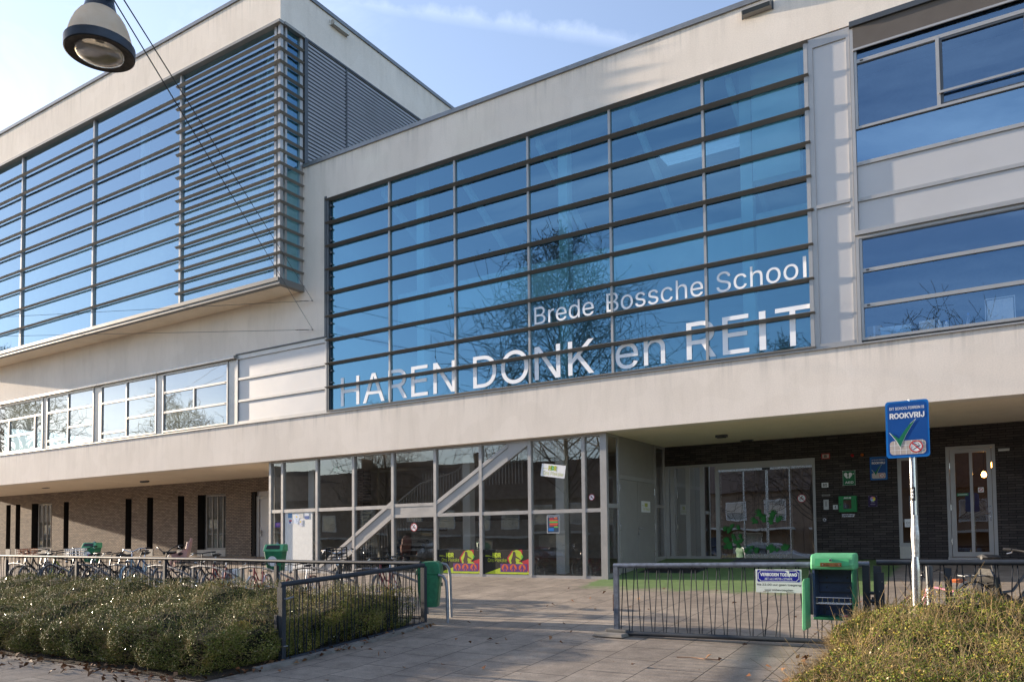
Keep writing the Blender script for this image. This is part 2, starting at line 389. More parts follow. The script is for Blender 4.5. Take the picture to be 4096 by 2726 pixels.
def gz(Y):
    if Y < -9: return -.648 + .03*(Y+9)
    if Y < 0: return .072*Y
    return min(.1*Y, .40)
# ================================================================== GROUND
def pave_mat():
    m, nt, b = newmat('paving_tiles'); v = coords(nt)
    t = N(nt, 'ShaderNodeTexBrick'); t.offset = .5
    setin(t, Scale=1.0, Mortar_Size=.007, Mortar_Smooth=.3, Bias=0, Brick_Width=.70, Row_Height=.70)
    t.inputs['Color1'].default_value = rgb(.34,.29,.24); t.inputs['Color2'].default_value = rgb(.285,.243,.203); t.inputs['Mortar'].default_value = rgb(.05,.043,.037)
    # joints run square to the school, so swap x and y
    sp = N(nt, 'ShaderNodeSeparateXYZ'); nt.links.new(v, sp.inputs[0]); cb = N(nt, 'ShaderNodeCombineXYZ')
    nt.links.new(sp.outputs[1], cb.inputs[0]); nt.links.new(math_(nt, 'ADD', sp.outputs[0], .13), cb.inputs[1])
    nt.links.new(cb.outputs[0], t.inputs['Vector'])
    big = noise(nt, v, .5, 7, .65); mid = noise(nt, v, 3.2, 7, .7); fine = noise(nt, v, 55, 4, .7)
    col = mix(nt, .8, t.outputs['Color'], ramp(nt, big, [(.28,(.52,.50,.50)),(.7,(1.2,1.17,1.12))]), 'MULTIPLY')
    col = mix(nt, .7, col, ramp(nt, mid, [(.3,(.55,.55,.55)),(.68,(1.25,1.25,1.25))]), 'MULTIPLY')
    col = mix(nt, .7, col, ramp(nt, fine, [(.3,(.6,.6,.6)),(.72,(1.35,1.35,1.35))]), 'MULTIPLY')
    # worn green floor paint by the entrance
    x, y = sp.outputs[0], sp.outputs[1]
    my = math_(nt, 'MULTIPLY', math_(nt, 'ADD', y, 2.3), .5, clamp=True)
    mx = math_(nt, 'MULTIPLY', math_(nt, 'SUBTRACT', -1.75, x), 2.5, clamp=True)
    ml = math_(nt, 'MULTIPLY', math_(nt, 'ADD', x, 8.25), 2.2, clamp=True)
    wear = noise(nt, v, 1.7, 8, .7)
    edge = math_(nt, 'MULTIPLY', math_(nt, 'MULTIPLY', my, mx), ml)
    mask = math_(nt, 'MULTIPLY', math_(nt, 'SUBTRACT', math_(nt, 'ADD', edge, wear), .93), 4.0, clamp=True)
    mask = math_(nt, 'MULTIPLY', mask, .90)
    col = mix(nt, mask, col, mix(nt, .5, rgb(.12,.21,.065), ramp(nt, mid, [(.3,(.5,.6,.4)),(.7,(1.2,1.15,1.1))]), 'MULTIPLY'))
    nt.links.new(col, b.inputs['Base Color']); setin(b, Roughness=.78); b.inputs['Specular IOR Level'].default_value = .35
    h = math_(nt, 'SUBTRACT', math_(nt, 'MULTIPLY_ADD', fine, .35, math_(nt, 'MULTIPLY', mid, .5)), math_(nt, 'MULTIPLY', t.outputs['Fac'], .9))
    bump(nt, b, h, .55, .012)
    return m
M['pave'] = pave_mat()
def ground_mat(name, c1, c2, s=1.2, bs=.5):
    m, nt, b = newmat(name); v = coords(nt); a = noise(nt, v, s, 7, .65); f = noise(nt, v, 40, 4, .7)
    col = mix(nt, .6, ramp(nt, a, [(.3,c1),(.7,c2)]), ramp(nt, f, [(.3,(.55,.55,.55)),(.7,(1.3,1.3,1.3))]), 'MULTIPLY')
    nt.links.new(col, b.inputs['Base Color']); setin(b, Roughness=.9); b.inputs['Specular IOR Level'].default_value = .25; bump(nt, b, f, bs, .02); return m
M['asphalt'] = ground_mat('asphalt', (.055,.053,.05), (.085,.08,.074), 1.0, .5)
M['soil'] = ground_mat('bed_soil', (.035,.026,.018), (.075,.055,.038), 2.0, .8)
M['field'] = ground_mat('ground', (.06,.06,.04), (.10,.09,.06), .2, .5)
ys = [-14.2,-12.5,-11,-9.6,-9,-8,-7,-6,-5,-4,-3,-2,-1,0,.25,1,2,3,4,4.0201]
m_ = MB(); xs_ = [-75,-50,-30,-20,-10,0,12,40]
for i in range(len(xs_)-1):
    for j in range(len(ys)-1):
        m_.quad((xs_[i],ys[j],gz(ys[j])),(xs_[i+1],ys[j],gz(ys[j])),(xs_[i+1],ys[j+1],gz(ys[j+1])),(xs_[i],ys[j+1],gz(ys[j+1])))
tag(m_.build('pavement', M['pave']), kind='structure')
g0 = gz(-14.2)
m_ = MB(); m_.box(-90, 60, -14.35, -14.2, g0-.3, g0+.004); tag(m_.build('kerb', M['concrete']), kind='structure')
m_ = MB(); m_.quad((-90,-30,g0-.12),(60,-30,g0-.12),(60,-14.35,g0-.12),(-90,-14.35,g0-.12)); tag(m_.build('road', M['asphalt']), kind='structure')
m_ = MB(); m_.quad((-700,-700,-1.25),(700,-700,-1.25),(700,700,-1.25),(-700,700,-1.25)); tag(m_.build('ground', M['field']), kind='structure')
# planting bed soil under the hedges, with its concrete edging
m_ = MB()
for a, b_ in ((-10.45,-9.6),(-9.6,-9),(-9,-7.5),(-7.5,-6.05)):
    m_.quad((-26,a,gz(a)+.012),(-8.22,a,gz(a)+.012),(-8.22,b_,gz(b_)+.012),(-26,b_,gz(b_)+.012))
    m_.quad((-1.75,a,gz(a)+.012),(6,a,gz(a)+.012),(6,b_,gz(b_)+.012),(-1.75,b_,gz(b_)+.012))
tag(m_.build('planting_bed', M['soil']), kind='structure')
m_ = MB()
y = -9.7
while y < -6.15:
    y2 = min(y+.98, -6.1); dx = random.uniform(-.008,.008)
    v0 = gz(y); v1 = gz(y2)
    m_.add([(-8.21+dx,y,v0-.1),(-8.09+dx,y,v0-.1),(-8.09+dx,y2-.012,v1-.1),(-8.21+dx,y2-.012,v1-.1),(-8.21+dx,y,v0+.05),(-8.09+dx,y,v0+.045),(-8.09+dx,y2-.012,v1+.045),(-8.21+dx,y2-.012,v1+.05)],
           [(3,2,1,0),(4,5,6,7),(0,1,5,4),(1,2,6,5),(2,3,7,6),(3,0,4,7)]); y = y2
tag(m_.build('kerb', M['kerb']), kind='structure')

# ================================================================== SCHOOL
SCH = thing('school_building', 'large off white rendered school with blue glass walls, louvres and lettering', 'school')
ZS, ZP, ZSILL, ZHEAD = 3.467, 12.39, 4.79, 11.15
XC = -17.70; YB = -.896; XBL = -39.8
GX0, GX1 = -16.62, -3.07
MUL = [-14.32,-12.05,-9.78,-7.54,-5.295]
ROW = (11.10-ZSILL)/9
# -- rendered walls
m_ = MB()
m_.wall(-46, 14, ZS, ZP, [(-36.3,-16.70,4.74,6.985),(-16.70,GX1,ZSILL-.05,ZHEAD),(GX1,14,4.74,ZHEAD)], 0, .35)
m_.build('rendered_wall', M['stucco'], SCH)
m_ = MB(); m_.wall(XBL, XC-.001, 16.42, 17.83, [], YB, -.5)
m_.wall(-.497, 16, 16.46, 17.83, [], XC, XC-.4, plane='x'); m_.quad((XC,YB,16.46),(XC,-.497,16.46),(XC,-.497,17.83),(XC,YB,17.83))
m_.wall(9.0, 16, 12.0, 16.46, [], XC, XC-.4, plane='x')
m_.wall(YB, 16, 8.7, 17.83, [], XBL, XBL+.4, plane='x'); m_.wall(XBL, XC, 12, 17.83, [], 15.7, 16)
m_.build('upper_block_wall', M['stucco'], SCH)
SKY = (-8.2, -4.6, 4.4, 5.7)
MB().box(SKY[0]-.02, SKY[1]+.02, SKY[2]-.02, SKY[3]+.02, 12.185, 12.20).build('skylight', M['glass_dark'], SCH)
m_ = MB(); m_.box(XBL, XC-.42, -.49, 15.68, 17.4, 17.55); m_.box(XC+.01, 14, .36, SKY[2], 12.05, 12.18); m_.box(XC+.01, 14, SKY[3], 16, 12.05, 12.18)
for a, b_ in ((XC+.01,SKY[0]),(SKY[1],14)): m_.box(a, b_, SKY[2], SKY[3], 12.05, 12.18)
m_.box(-46, XBL-.01, .36, 16, 12.05, 12.18)
m_.build('flat_roof', M['asphalt'], SCH)
# thin metal copings on the parapets
m_ = MB(); m_.box(XC+.015, 14.1, -.035, .40, ZP, ZP+.045); m_.box(XC+.015, 14.1, -.045, -.02, ZP-.075, ZP+.03); m_.build('coping', M['coping'], SCH)
m_ = MB(); m_.box(XBL-.05, XC+.04, YB-.04, YB+.44, 17.83, 17.88); m_.box(XBL-.05, XC+.045, YB-.05, YB-.025, 17.755, 17.865)
m_.box(XC-.40, XC+.04, YB+.441, 16, 17.831, 17.881); m_.box(XC+.025, XC+.05, YB-.02, 16, 17.75, 17.86); m_.build('coping', M['coping'], SCH)
# soffit over the recessed ground floor
m_ = MB(); m_.box(-46, 14, .351, 4.4, ZS, ZS+.2); m_.build('soffit', M['stucco_soffit'], SCH)

def louvre_prof(y0, tip, h): return [(tip, 0), (tip+.02, .012), (y0, .016), (y0, -h), (y0-.02, -h)]
# -- the big curtain wall over the entrance
CW = bpy.data.objects.new('curtain_wall', None); COL.objects.link(CW); CW.parent = SCH
m_ = MB(); YG = .085
m_.quad((GX0,YG,ZSILL),(GX1,YG,ZSILL),(GX1,YG,ZHEAD-.02),(GX0,YG,ZHEAD-.02)); m_.build('glazing', M['glass_hall'], CW)
m_ = MB()
for x in MUL: MB().box(x-.028, x+.028, .03, .14, ZSILL, ZHEAD-.03).build('mullion', M['alu'], CW)
m_.box(GX1-.075, GX1, -.012, .14, ZSILL, ZHEAD-.03)
for k in range(1, 9): m_.box(GX0, GX1-.08, .062, .13, ZSILL+k*ROW-.03, ZSILL+k*ROW+.025)
m_.build('transom_frame', M['alu'], CW)
m_ = MB(); m_.box(-16.79, -16.70, -.02, .02, 6.99, ZHEAD+.06); m_.box(-16.70, GX0, -.01, .14, ZSILL, ZHEAD); m_.build('side_frame', M['alu_dark'], CW)
for k in range(0, 10):
    z = ZSILL + k*ROW; m_ = MB()
    xl = -16.73; xr = GX1 + (.02 if k != 4 else .05)
    if k == 0: m_.prism([(-.07, z-.005), (-.05, z+.01), (.06, z+.016), (.06, z-.04), (-.06, z-.04)], 'x', xl+.1, xr)
    else: m_.prism([(p[0], p[1]+z) for p in louvre_prof(.060, -.085, .05)], 'x', xl, xr)
    m_.build('louvre', M['louvre_dark'], CW)
m_ = MB()
for i in range(16):   # louvre ends stand out past the left jamb on short saw-tooth brackets
    z = 10.98 - i*.352
    MB().prism([(-16.62, z), (-16.62, z-.11), (-16.50, z-.085)], 'y', .03, .06).build('jamb_bracket', M['alu_dark'], CW)
for s, a, b_, z0, z1, bo in (('HAREN',-16.21,-12.08,4.885,5.715,0),('DONK',-11.51,-8.03,4.875,5.72,0),('en',-7.48,-6.27,4.872,5.47,0),('REIT',-5.77,-3.165,4.885,5.705,0),
                         ('Brede',-9.65,-8.02,6.262,6.70,0),('Bossche',-7.69,-5.37,6.258,6.70,0),('School',-5.075,-3.21,6.255,6.70,0)):
    text('lettering', s, a, b_, z0, z1, YG-.015, M['vinyl'], CW)
# -- sill flashing along the whole first floor
m_ = MB(); m_.box(-36.3, 14, -.045, .06, 4.715, 4.745); m_.build('sill_flashing', M['alu'], SCH)

# -- window helpers: frame (bars) with its pane and small drainage caps
def window(x0, x1, z0, z1, vs=(), hs=(), name='window', fy=-.015, gy=.035, fw=.05, mat='glass_strip', extra=None, fm='alu', fd=.11):
    w_ = bpy.data.objects.new(name, None); COL.objects.link(w_); w_.parent = SCH
    m_ = MB()
    m_.box(x0, x0+fw, fy, fy+fd, z0, z1); m_.box(x1-fw, x1, fy, fy+fd, z0, z1)
    m_.box(x0+fw, x1-fw, fy, fy+fd, z0, z0+fw); m_.box(x0+fw, x1-fw, fy, fy+fd, z1-fw, z1)
    for a, lo, hi in vs: m_.box(a-fw*.6, a+fw*.6, fy+.002, fy+fd, lo, hi)
    for z, lo, hi in hs: m_.box(lo, hi, fy+.004, fy+fd, z-fw*.7, z+fw*.7)
    m_.build('frame', M[fm], w_)
    for z, lo, hi in hs:
        for a in (lo+.06, hi-.1): MB().box(a, a+.055, fy-.004, fy+.004, z-.012, z+.012).build('drain_cap', M['black'], w_)
    m_ = MB(); m_.quad((x0+fw*.5,gy,z0+fw*.5),(x1-fw*.5,gy,z0+fw*.5),(x1-fw*.5,gy,z1-fw*.5),(x0+fw*.5,gy,z1-fw*.5)); m_.build('pane', M[mat], w_)
    return w_
W = [(-36.25,-32.5),(-32.2,-28.88),(-28.4,-24.98),(-24.62,-21.15)]
zt, zb = 6.83, 4.79
window(*W[0], zb, zt, [(-35.18,zb,6.17),(-33.1,zb,6.17)], [(6.17,-36.2,-32.55),(5.48,-35.18,-33.1)])
window(*W[1], zb, zt, [(-30.65,zb,zt)], [(6.17,-32.15,-28.93),(5.48,-30.65,-28.93),(5.05,-32.15,-30.65)])
window(*W[2], zb, zt, [(-26.77,zb,zt)], [(6.17,-28.35,-25.03),(5.48,-26.77,-25.03),(5.05,-28.35,-26.77)])
window(*W[3], zb, zt, [(-22.9,5.48,6.17)], [(6.17,-24.57,-21.2),(5.48,-24.57,-21.2)])
for a, b_ in ((-32.5,-32.2),(-28.88,-28.4),(-24.98,-24.62),(-21.15,-20.72)): MB().box(a+.001, b_-.001, .012, .12, 4.745, 6.86).build('mullion_panel', M['alu'], SCH)
for a, b_ in ((-36.3,-32.26),(-32.25,-28.5),(-28.49,-24.8),(-24.79,-20.72)): MB().prism([(-.12,6.865),(-.12,6.95),(-.02,6.985),(.03,6.985),(.03,6.865)], 'x', a, b_-.006).build('shutter_box', M['alu'], SCH)
# brushed panels left of the curtain wall
pp = bpy.data.objects.new('wall_panel', None); COL.objects.link(pp); pp.parent = SCH
m_ = MB(); m_.box(-20.65, -16.76, .03, .06, 4.80, 6.88); m_.build('panel_sheet', M['alu_panel'], pp)
m_ = MB()
for z in (4.79, 5.48, 6.19): m_.box(-20.66, -16.75, -.01, .05, z-.035, z+.035)
m_.box(-20.66, -16.75, -.012, .05, 6.83, 6.98); m_.box(-20.72, -20.661, -.014, .05, 4.75, 6.98); m_.box(-16.749, -16.705, -.014, .05, 4.75, 6.985)
m_.build('panel_rail', M['alu'], pp)
m_ = MB(); m_.box(-20.72, -16.72, -.05, -.011, 6.975, 7.005); m_.build('drip_cap', M['alu_dark'], pp)
# panels right of the curtain wall
pp = bpy.data.objects.new('wall_panel', None); COL.objects.link(pp); pp.parent = SCH
m_ = MB(); m_.box(-3.0, -2.30, .03, .06, 4.80, 11.0); m_.build('panel_sheet', M['alu_panel'], pp)
m_ = MB()
m_.box(-3.069, -2.97, .0, .09, 4.745, 11.12); m_.box(-2.335, -2.27, .0, .09, 4.745, 11.12); m_.box(-2.97, -2.335, .002, .09, 10.93, 11.12); m_.box(-2.97, -2.335, -.004, .09, 7.59, 7.66); m_.box(-2.97, -2.335, -.004, .09, 4.745, 4.83)
m_.build('panel_rail', M['alu'], pp)
m_ = MB(); m_.box(-2.262, -2.20, -.025, .09, 4.745, 11.05); m_.build('downpipe_cover', M['alu'], pp)
# -- windows on the right
XR0, XR1 = -2.195, 2.15
for q in range(3):
    a = XR0 + q*4.4; b_ = a + 4.38
    window(a, b_, 9.0, 10.98, [(a+1.45,9.0,10.36),(a+2.9,9.0,10.36)], [(10.36,a+.05,b_-.05)], mat='glass_right', name='window')
    w_ = bpy.data.objects.new('opening_sash', None); COL.objects.link(w_); w_.parent = SCH
    m_ = MB(); c, d = a+1.48, a+2.87
    m_.box(c, c+.05, -.004, .05, 9.03, 10.33); m_.box(d-.05, d, -.004, .05, 9.03, 10.33); m_.box(c+.05, d-.05, -.004, .05, 9.03, 9.08); m_.box(c+.05, d-.05, -.004, .05, 10.28, 10.33); m_.build('sash_frame', M['alu_dark'], w_)
    m_ = MB(); m_.box(c-.02, d, -.05, -.02, 9.255, 9.30); m_.build('safety_bar', M['alu'], w_)
    window(a, b_, 4.79, 6.84, [], [(6.165,a+.05,b_-.05),(5.465,a+.05,b_-.05)], mat='glass_right', name='window')
    # spandrel: one blue glass strip above two grey panels
    s_ = bpy.data.objects.new('spandrel', None); COL.objects.link(s_); s_.parent = SCH
    m_ = MB(); m_.box(a, b_, .045, .06, 8.34, 8.99); m_.build('spandrel_back', M['alu_dark'], s_)
    m_ = MB(); m_.quad((a,.03,8.34),(b_,.03,8.34),(b_,.03,8.99),(a,.03,8.99)); m_.build('spandrel_glass', M['glass_spandrel'], s_)
    m_ = MB(); m_.box(a, b_, .03, .06, 7.62, 8.27); m_.box(a, b_, .03, .06, 6.95, 7.55); m_.build('panel_sheet', M['alu_panel'], s_)
    m_ = MB(); m_.box(a, b_, -.004, .07, 8.27, 8.34); m_.box(a, b_, -.004, .07, 7.55, 7.62)
    for z in (8.305, 7.585):
        for t in (.04, 1.6, 3.1): m_.box(a+t, a+t+.05, -.012, -.004, z-.012, z+.012)
    m_.build('panel_rail', M['alu'], s_)
m_ = MB(); m_.box(-2.26, 14, -.085, -.0, 6.865, 6.948); m_.box(-2.2, 14, -.03, .03, 6.80, 6.862); m_.build('shutter_box', M['alu'], SCH)
m_ = MB(); m_.box(-2.255, 14, -.09, -.002, 11.06, 11.165); m_.build('screen_box', M['alu_dark'], SCH)
m_ = MB(); m_.box(-2.20, 14, -.034, -.030, 10.62, 11.058); m_.build('sun_screen', simple('screen_fabric', (.13,.115,.105,1), .9, 0, .2, .06, 3), SCH)
m_ = MB(); m_.box(-2.20, 14, -.052, -.022, 10.575, 10.615); m_.build('screen_bar', M['alu'], SCH)

# -- projecting bay on the left block
BW = bpy.data.objects.new('bay_window', None); COL.objects.link(BW); BW.parent = SCH
ZB0, ZB1 = 8.69, 16.36; NB = 10; BR = (ZB1-ZB0)/NB
yg = YB + .09; xg = XC - .07
m_ = MB(); m_.quad((XBL+.4,yg,ZB0),(xg-.1,yg,ZB0),(xg-.1,yg,ZB1),(XBL+.4,yg,ZB1)); m_.build('glazing', M['glass_bay'], BW)
m_ = MB(); m_.quad((xg,yg+.1,ZB0),(xg,-.02,ZB0),(xg,-.02,ZB1),(xg,yg+.1,ZB1)); m_.build('side_glazing', M['glass_hall'], BW)
m_ = MB()
for x in (-37.65,-32.60,-27.56,-22.48): MB().box(x-.045, x+.045, YB+.02, YB+.2, ZB0, ZB1).build('mullion', M['alu'], BW)
m_.box(XC-.11, XC-.005, YB+.005, YB+.11, ZB0, ZB1); m_.box(XC-.30, XC-.20, YB+.03, YB+.14, ZB0, ZB1)
m_.box(XC-.11, XC-.01, YB+.20, YB+.27, ZB0, ZB1); m_.box(XC-.1, XC-.004, -.12, -.002, ZB0, ZB1)
m_.build('corner_post', M['alu'], BW)
for k in range(1, 20):
    z = ZB0 + k*BR/2; half = k % 2 == 1
    xl = (XBL+.35) if not half else -22.62
    pr = [(p[0], p[1]+z) for p in louvre_prof(YB+.02, YB-.085, .045)]
    m_ = MB(); m_.prism(pr, 'x', xl, XC-.10)
    pr2 = [(-p[0]+YB+XC, p[1]+.001) for p in pr]
    vs = []
    # mitred return along the side
    n_ = len(pr)
    f_ = [(XC-.10, p[0], p[1]) for p in pr]; c_ = [(XC+(YB-p[0]), p[0], p[1]) for p in pr]; e_ = [(XC+(YB-p[0]), -.02, p[1]) for p in pr]
    m_.add(f_+c_+e_, [(i, (i+1)%n_, n_+(i+1)%n_, n_+i) for i in range(n_)] + [(n_+i, n_+(i+1)%n_, 2*n_+(i+1)%n_, 2*n_+i) for i in range(n_)] + [tuple(range(2*n_,3*n_))[::-1]])
    m_.build('louvre', M['louvre'], BW)
m_ = MB(); m_.box(XBL, XC+.05, YB-.09, YB+.1, ZB1, ZB1+.085); m_.box(XC-.1, XC+.09, YB+.101, .0, ZB1, ZB1+.084); m_.build('head_trim', M['louvre'], BW)
m_ = MB(); m_.box(XBL, XC+.05, YB-.06, YB+.12, 8.50, ZB0); m_.box(XC-.12, XC+.06, YB+.121, -.002, 8.501, ZB0-.001); m_.box(XBL, XC+.02, YB-.09, YB-.061, 8.60, ZB0+.02); m_.build('sill_trim', M['louvre_dark'], BW)
m_ = MB(); m_.box(XBL, XC-.121, YB+.121, -.001, 8.515, 8.68); m_.build('bay_soffit', M['stucco_soffit'], BW)
# louvred plant screen above the main roof
GR = bpy.data.objects.new('louvre_screen', None); COL.objects.link(GR); GR.parent = SCH
m_ = MB(); m_.quad((XC-.16,.1,12.1),(XC-.16,9,12.1),(XC-.16,9,16.46),(XC-.16,.1,16.46)); m_.build('backing', M['darkgrey'], GR)
m_ = MB()
z = 12.3
while z < 16.4:
    m_.prism([(XC-.0, z), (XC-.0, z+.075), (XC-.05, z+.11), (XC-.06, z+.03)], 'y', .16, 8.98); z += .12
m_.build('slats', M['grille'], GR)
m_ = MB(); m_.box(XC-.05, XC+.05, .02, .15, 12.38, 16.40); m_.box(XC-.05, XC+.02, 1.83, 1.89, 12.3, 16.4); m_.box(XC-.05, XC+.03, .0, 9, 16.40, 16.458); m_.build('screen_frame', M['alu_dark'], GR)

# -- rooms behind the glass
m_ = MB(); m_.box(-46, 14, 9, 9.2, 0, 12); m_.build('inner_wall', M['interior'], SCH)
m_ = MB(); m_.box(-46, 14, .36, 9, 4.42, 4.6); m_.build('inner_floor', M['slab'], SCH)
m_ = MB(); m_.box(-46, -16.9, .36, 9, 7.3, 7.5); m_.box(-2.9, 14, .36, 9, 7.35, 7.75); m_.box(-16, -3.2, 2.6, 9, 7.9, 8.15); m_.box(-16, -3.2, 2.4, 2.6, 7.75, 8.75); m_.build('inner_floor', M['slab'], SCH)
m_ = MB()
for x in (-13.9,-9.25,-4.6): MB().box(x-.13, x+.13, .9, 1.16, 4.6, 12).build('column', M['interior'], SCH)
MB().box(-4.4,-3.4,.7,1.0,8.8,12).build('column', M['interior'], SCH)
for x in (-15,-12.4,-9.8,-7.2,-4.9): MB().prism([(.5,11.0),(.5,11.2),(4.2,9.1),(4.2,8.9)], 'x', x, x+.12).build('roof_brace', M['interior'], SCH)
m_ = MB(); m_.box(-2.7, 14, 3.6, 3.7, 4.6, 7.34); m_.box(-2.7, 14, 3.6, 3.7, 7.76, 12); m_.build('classroom_wall', simple('classroom_blue_grey', (.16,.19,.23,1), .85), SCH)
m_ = MB(); m_.box(-2.85, -2.75, .3, 9, 4.6, 11.9); m_.box(-17.0,-16.9,.36,9,4.6,11.9); m_.build('inner_partition', M['interior'], SCH)
m_ = MB(); m_.box(XBL+.4, XC-.4, 4.0, 4.2, 8.7, 17.3); m_.box(XBL+.4, XC-.4, .36, 4.0, 12.3, 12.6); m_.box(XBL+.4, XC-.45, -.7, 4.0, 8.69, 8.72); m_.box(XC-1.3, XC-1.2, -.3, 4, 8.72, 16.2); m_.build('inner_wall', M['interior'], SCH)
m_ = MB()
x = -38.9
while x < -18.6:
    MB().box(x, x+.22, .2, .42, 8.72, 12.2 if random.random() < .5 else 16.2).build('column', M['interior'], SCH); x += random.choice((1.26,1.26,2.5))

# -- recessed ground floor, left: pale brick with narrow windows
LW = [(-43.88,-43.42,.72,3.0),(-42.92,-42.45,.72,3.0),(-41.35,-39.43,.72,2.98),(-38.38,-37.93,.72,2.97),(-33.30,-32.82,.70,2.95),(-31.68,-31.23,.70,2.95),(-29.52,-29.07,.68,2.94),(-28.19,-26.40,.66,2.92)]
YR = 4.02
m_ = MB(); m_.wall(-46, -19.0, .1, ZS, [(a,b_,.34,d) for a,b_,c,d in LW] + [(-24.88,-23.2,.2,2.93)], YR, YR+.4); m_.build('pale_brick_wall', M['brick_pale'], SCH)
M['reveal'] = simple('dark_reveal', (.016,.015,.015,1), .8, 0, .2)  # near black holds both the dark paint and the shade of the reveals
M['curtain'] = simple('curtain', (.22,.215,.19,1), .9, 0, .2, .1, 3)
for a, b_, c, d in LW:
    w_ = bpy.data.objects.new('narrow_window', None); COL.objects.link(w_); w_.parent = SCH
    m_ = MB(); m_.box(a+.005, b_-.005, YR-.006, YR+.30, .34, c); m_.build('stone_sill', M['concrete'], w_)
    m_ = MB(); m_.box(a, b_, YR+.33, YR+.36, c, d); m_.build('back_panel', M['reveal'] if b_-a < 1 else M['darkgrey'], w_)
    m_ = MB(); m_.box(a+.002, a+.02, YR+.008, YR+.32, c, d-.002); m_.build('shaded_reveal', M['reveal'], w_)
    if b_-a > 1:
        f = a + .33; m_ = MB()
        m_.box(f, f+.06, YR+.16, YR+.24, c, d); m_.box(b_-.05, b_-.001, YR+.16, YR+.24, c, d); m_.box(f+.06, b_-.05, YR+.16, YR+.24, c, c+.08); m_.box(f+.06, b_-.05, YR+.16, YR+.24, d-.09, d)
        for t in (.25,.5,.75): x = f+.06+(b_-.05-f-.06)*t; m_.box(x-.025, x+.025, YR+.17, YR+.24, c+.08, d-.09)
        m_.build('frame', M['louvre'], w_)
        m_ = MB(); m_.quad((f,YR+.2,c),(b_,YR+.2,c),(b_,YR+.2,d),(f,YR+.2,d)); m_.build('pane', M['glass_dark'], w_)
        m_ = MB(); n_ = 40
        for i in range(n_):
            x0 = f+(b_-f)*i/n_; x1 = f+(b_-f)*(i+1)/n_; y0 = YR+.29+.02*math.sin(i*1.9); y1 = YR+.29+.02*math.sin((i+1)*1.9)
            m_.quad((x0,y0,c),(x1,y1,c),(x1,y1,d),(x0,y0,d))
        m_.build('curtain', M['curtain'], w_)
# grey side door
D_ = bpy.data.objects.new('side_door', None); COL.objects.link(D_); D_.parent = SCH
m_ = MB(); m_.box(-24.86, -24.66, YR+.01, YR+.3, .26, 2.92); m_.build('shaded_reveal', M['reveal'], D_)
m_ = MB(); m_.box(-24.65, -23.2, YR+.1, YR+.16, .26, 2.74); m_.box(-24.65, -23.2, YR+.1, YR+.15, 2.745, 2.93); m_.build('door_leaf', M['alu_panel'], D_)
m_ = MB(); m_.box(-24.66, -24.50, YR+.06, YR+.11, .26, 2.74); m_.box(-24.5, -23.2, YR+.06, YR+.11, 2.62, 2.74); m_.build('frame', M['alu'], D_)
m_ = MB(); m_.box(-24.42, -24.36, YR+.04, YR+.1, 1.18, 1.42); m_.tube([(-24.39,YR+.05,1.36),(-24.39,YR+.0,1.36),(-24.22,YR+.0,1.36)], .012); m_.build('handle', M['steel'], D_)

# -- glazed entrance hall under the overhang
EH = bpy.data.objects.new('entrance_hall', None); COL.objects.link(EH); EH.parent = SCH
YE = .25; EX = [-19.39,-18.84,-17.35,-15.865,-14.385,-12.895,-11.41,-9.93,-8.435]
XE = -7.85
m_ = MB(); fw = .045
for x in EX: m_.box(x-fw, x+fw, YE-.04, YE+.08, .0, ZS-.002)
m_.box(XE-.14, XE-.02, YE-.04, YE+.08, .0, ZS-.002); m_.box(XE-.019, XE+.03, YE-.045, YE+.06, .0, ZS-.002)
for i in range(len(EX)):
    a = EX[i]+fw; b_ = (EX[i+1]-fw) if i+1 < len(EX) else XE-.14
    m_.box(a, b_, YE-.03, YE+.07, .005, .085)
    m_.box(a, b_, YE-.03, YE+.07, ZS-.06, ZS-.003)
    if b_ <= -14.4: m_.box(a, b_, YE-.035, YE+.07, 1.86, 1.96)
    elif a > -12.9: m_.box(a, b_, YE-.035, YE+.07, 1.60, 1.69)
    else:
        m_.box(a, b_, YE-.035, YE+.07, 1.60, 1.69); m_.box(a, b_, YE-.035, YE+.07, 1.90, 1.985); m_.box(a, b_, YE-.02, YE+.05, 1.69, 1.90)
m_.build('frame', M['alu'], EH)
# raking stair beam seen in the glazing: two rails with a sunk panel
def rake(x0, z0, x1, z1, h, clipx):
    m_ = MB(); s = (z1-z0)/(x1-x0)
    def strip(off0, off1, y):
        for (a, b_) in clipx:
            m_.prism([(a, z0+s*(a-x0)+off0), (b_, z0+s*(b_-x0)+off0), (b_, z0+s*(b_-x0)+off1), (a, z0+s*(a-x0)+off1)], 'y', y, YE+.06)
    strip(-h, -h+.11, YE-.036); strip(-.11, 0, YE-.036); strip(-h+.11, -.11, YE-.012)
    return m_
rake(-17.05, .39, -14.60, 1.965, .50, [(-17.3,-15.91),(-15.82,-14.43)]).build('raking_beam', M['alu'], EH)
rake(-12.85, 2.025, -10.52, 3.44, .45, [(-12.85,-11.455),(-11.365,-10.56)]).build('raking_beam', M['alu'], EH)
m_ = MB(); s=.6073; z=lambda x: 2.025+s*(x+12.85)
m_.prism([(-10.56, 3.405), (-10.56, z(-10.56)-.45), (-9.98, z(-9.98)-.45), (-9.98, 3.405)], 'y', YE-.03, YE+.06); m_.build('raking_beam', M['alu'], EH)
m_ = MB(); m_.quad((-19.39,YE+.02,.05),(XE-.05,YE+.02,.05),(XE-.05,YE+.02,ZS-.01),(-19.39,YE+.02,ZS-.01)); m_.build('glazing', M['glass_dark'], EH)
# white door leaf behind the second bay, notices on it are separate
m_ = MB(); m_.box(-18.74, -17.56, YE-.006, YE+.012, .09, 1.855); m_.build('white_door', M['offwhite'], EH)
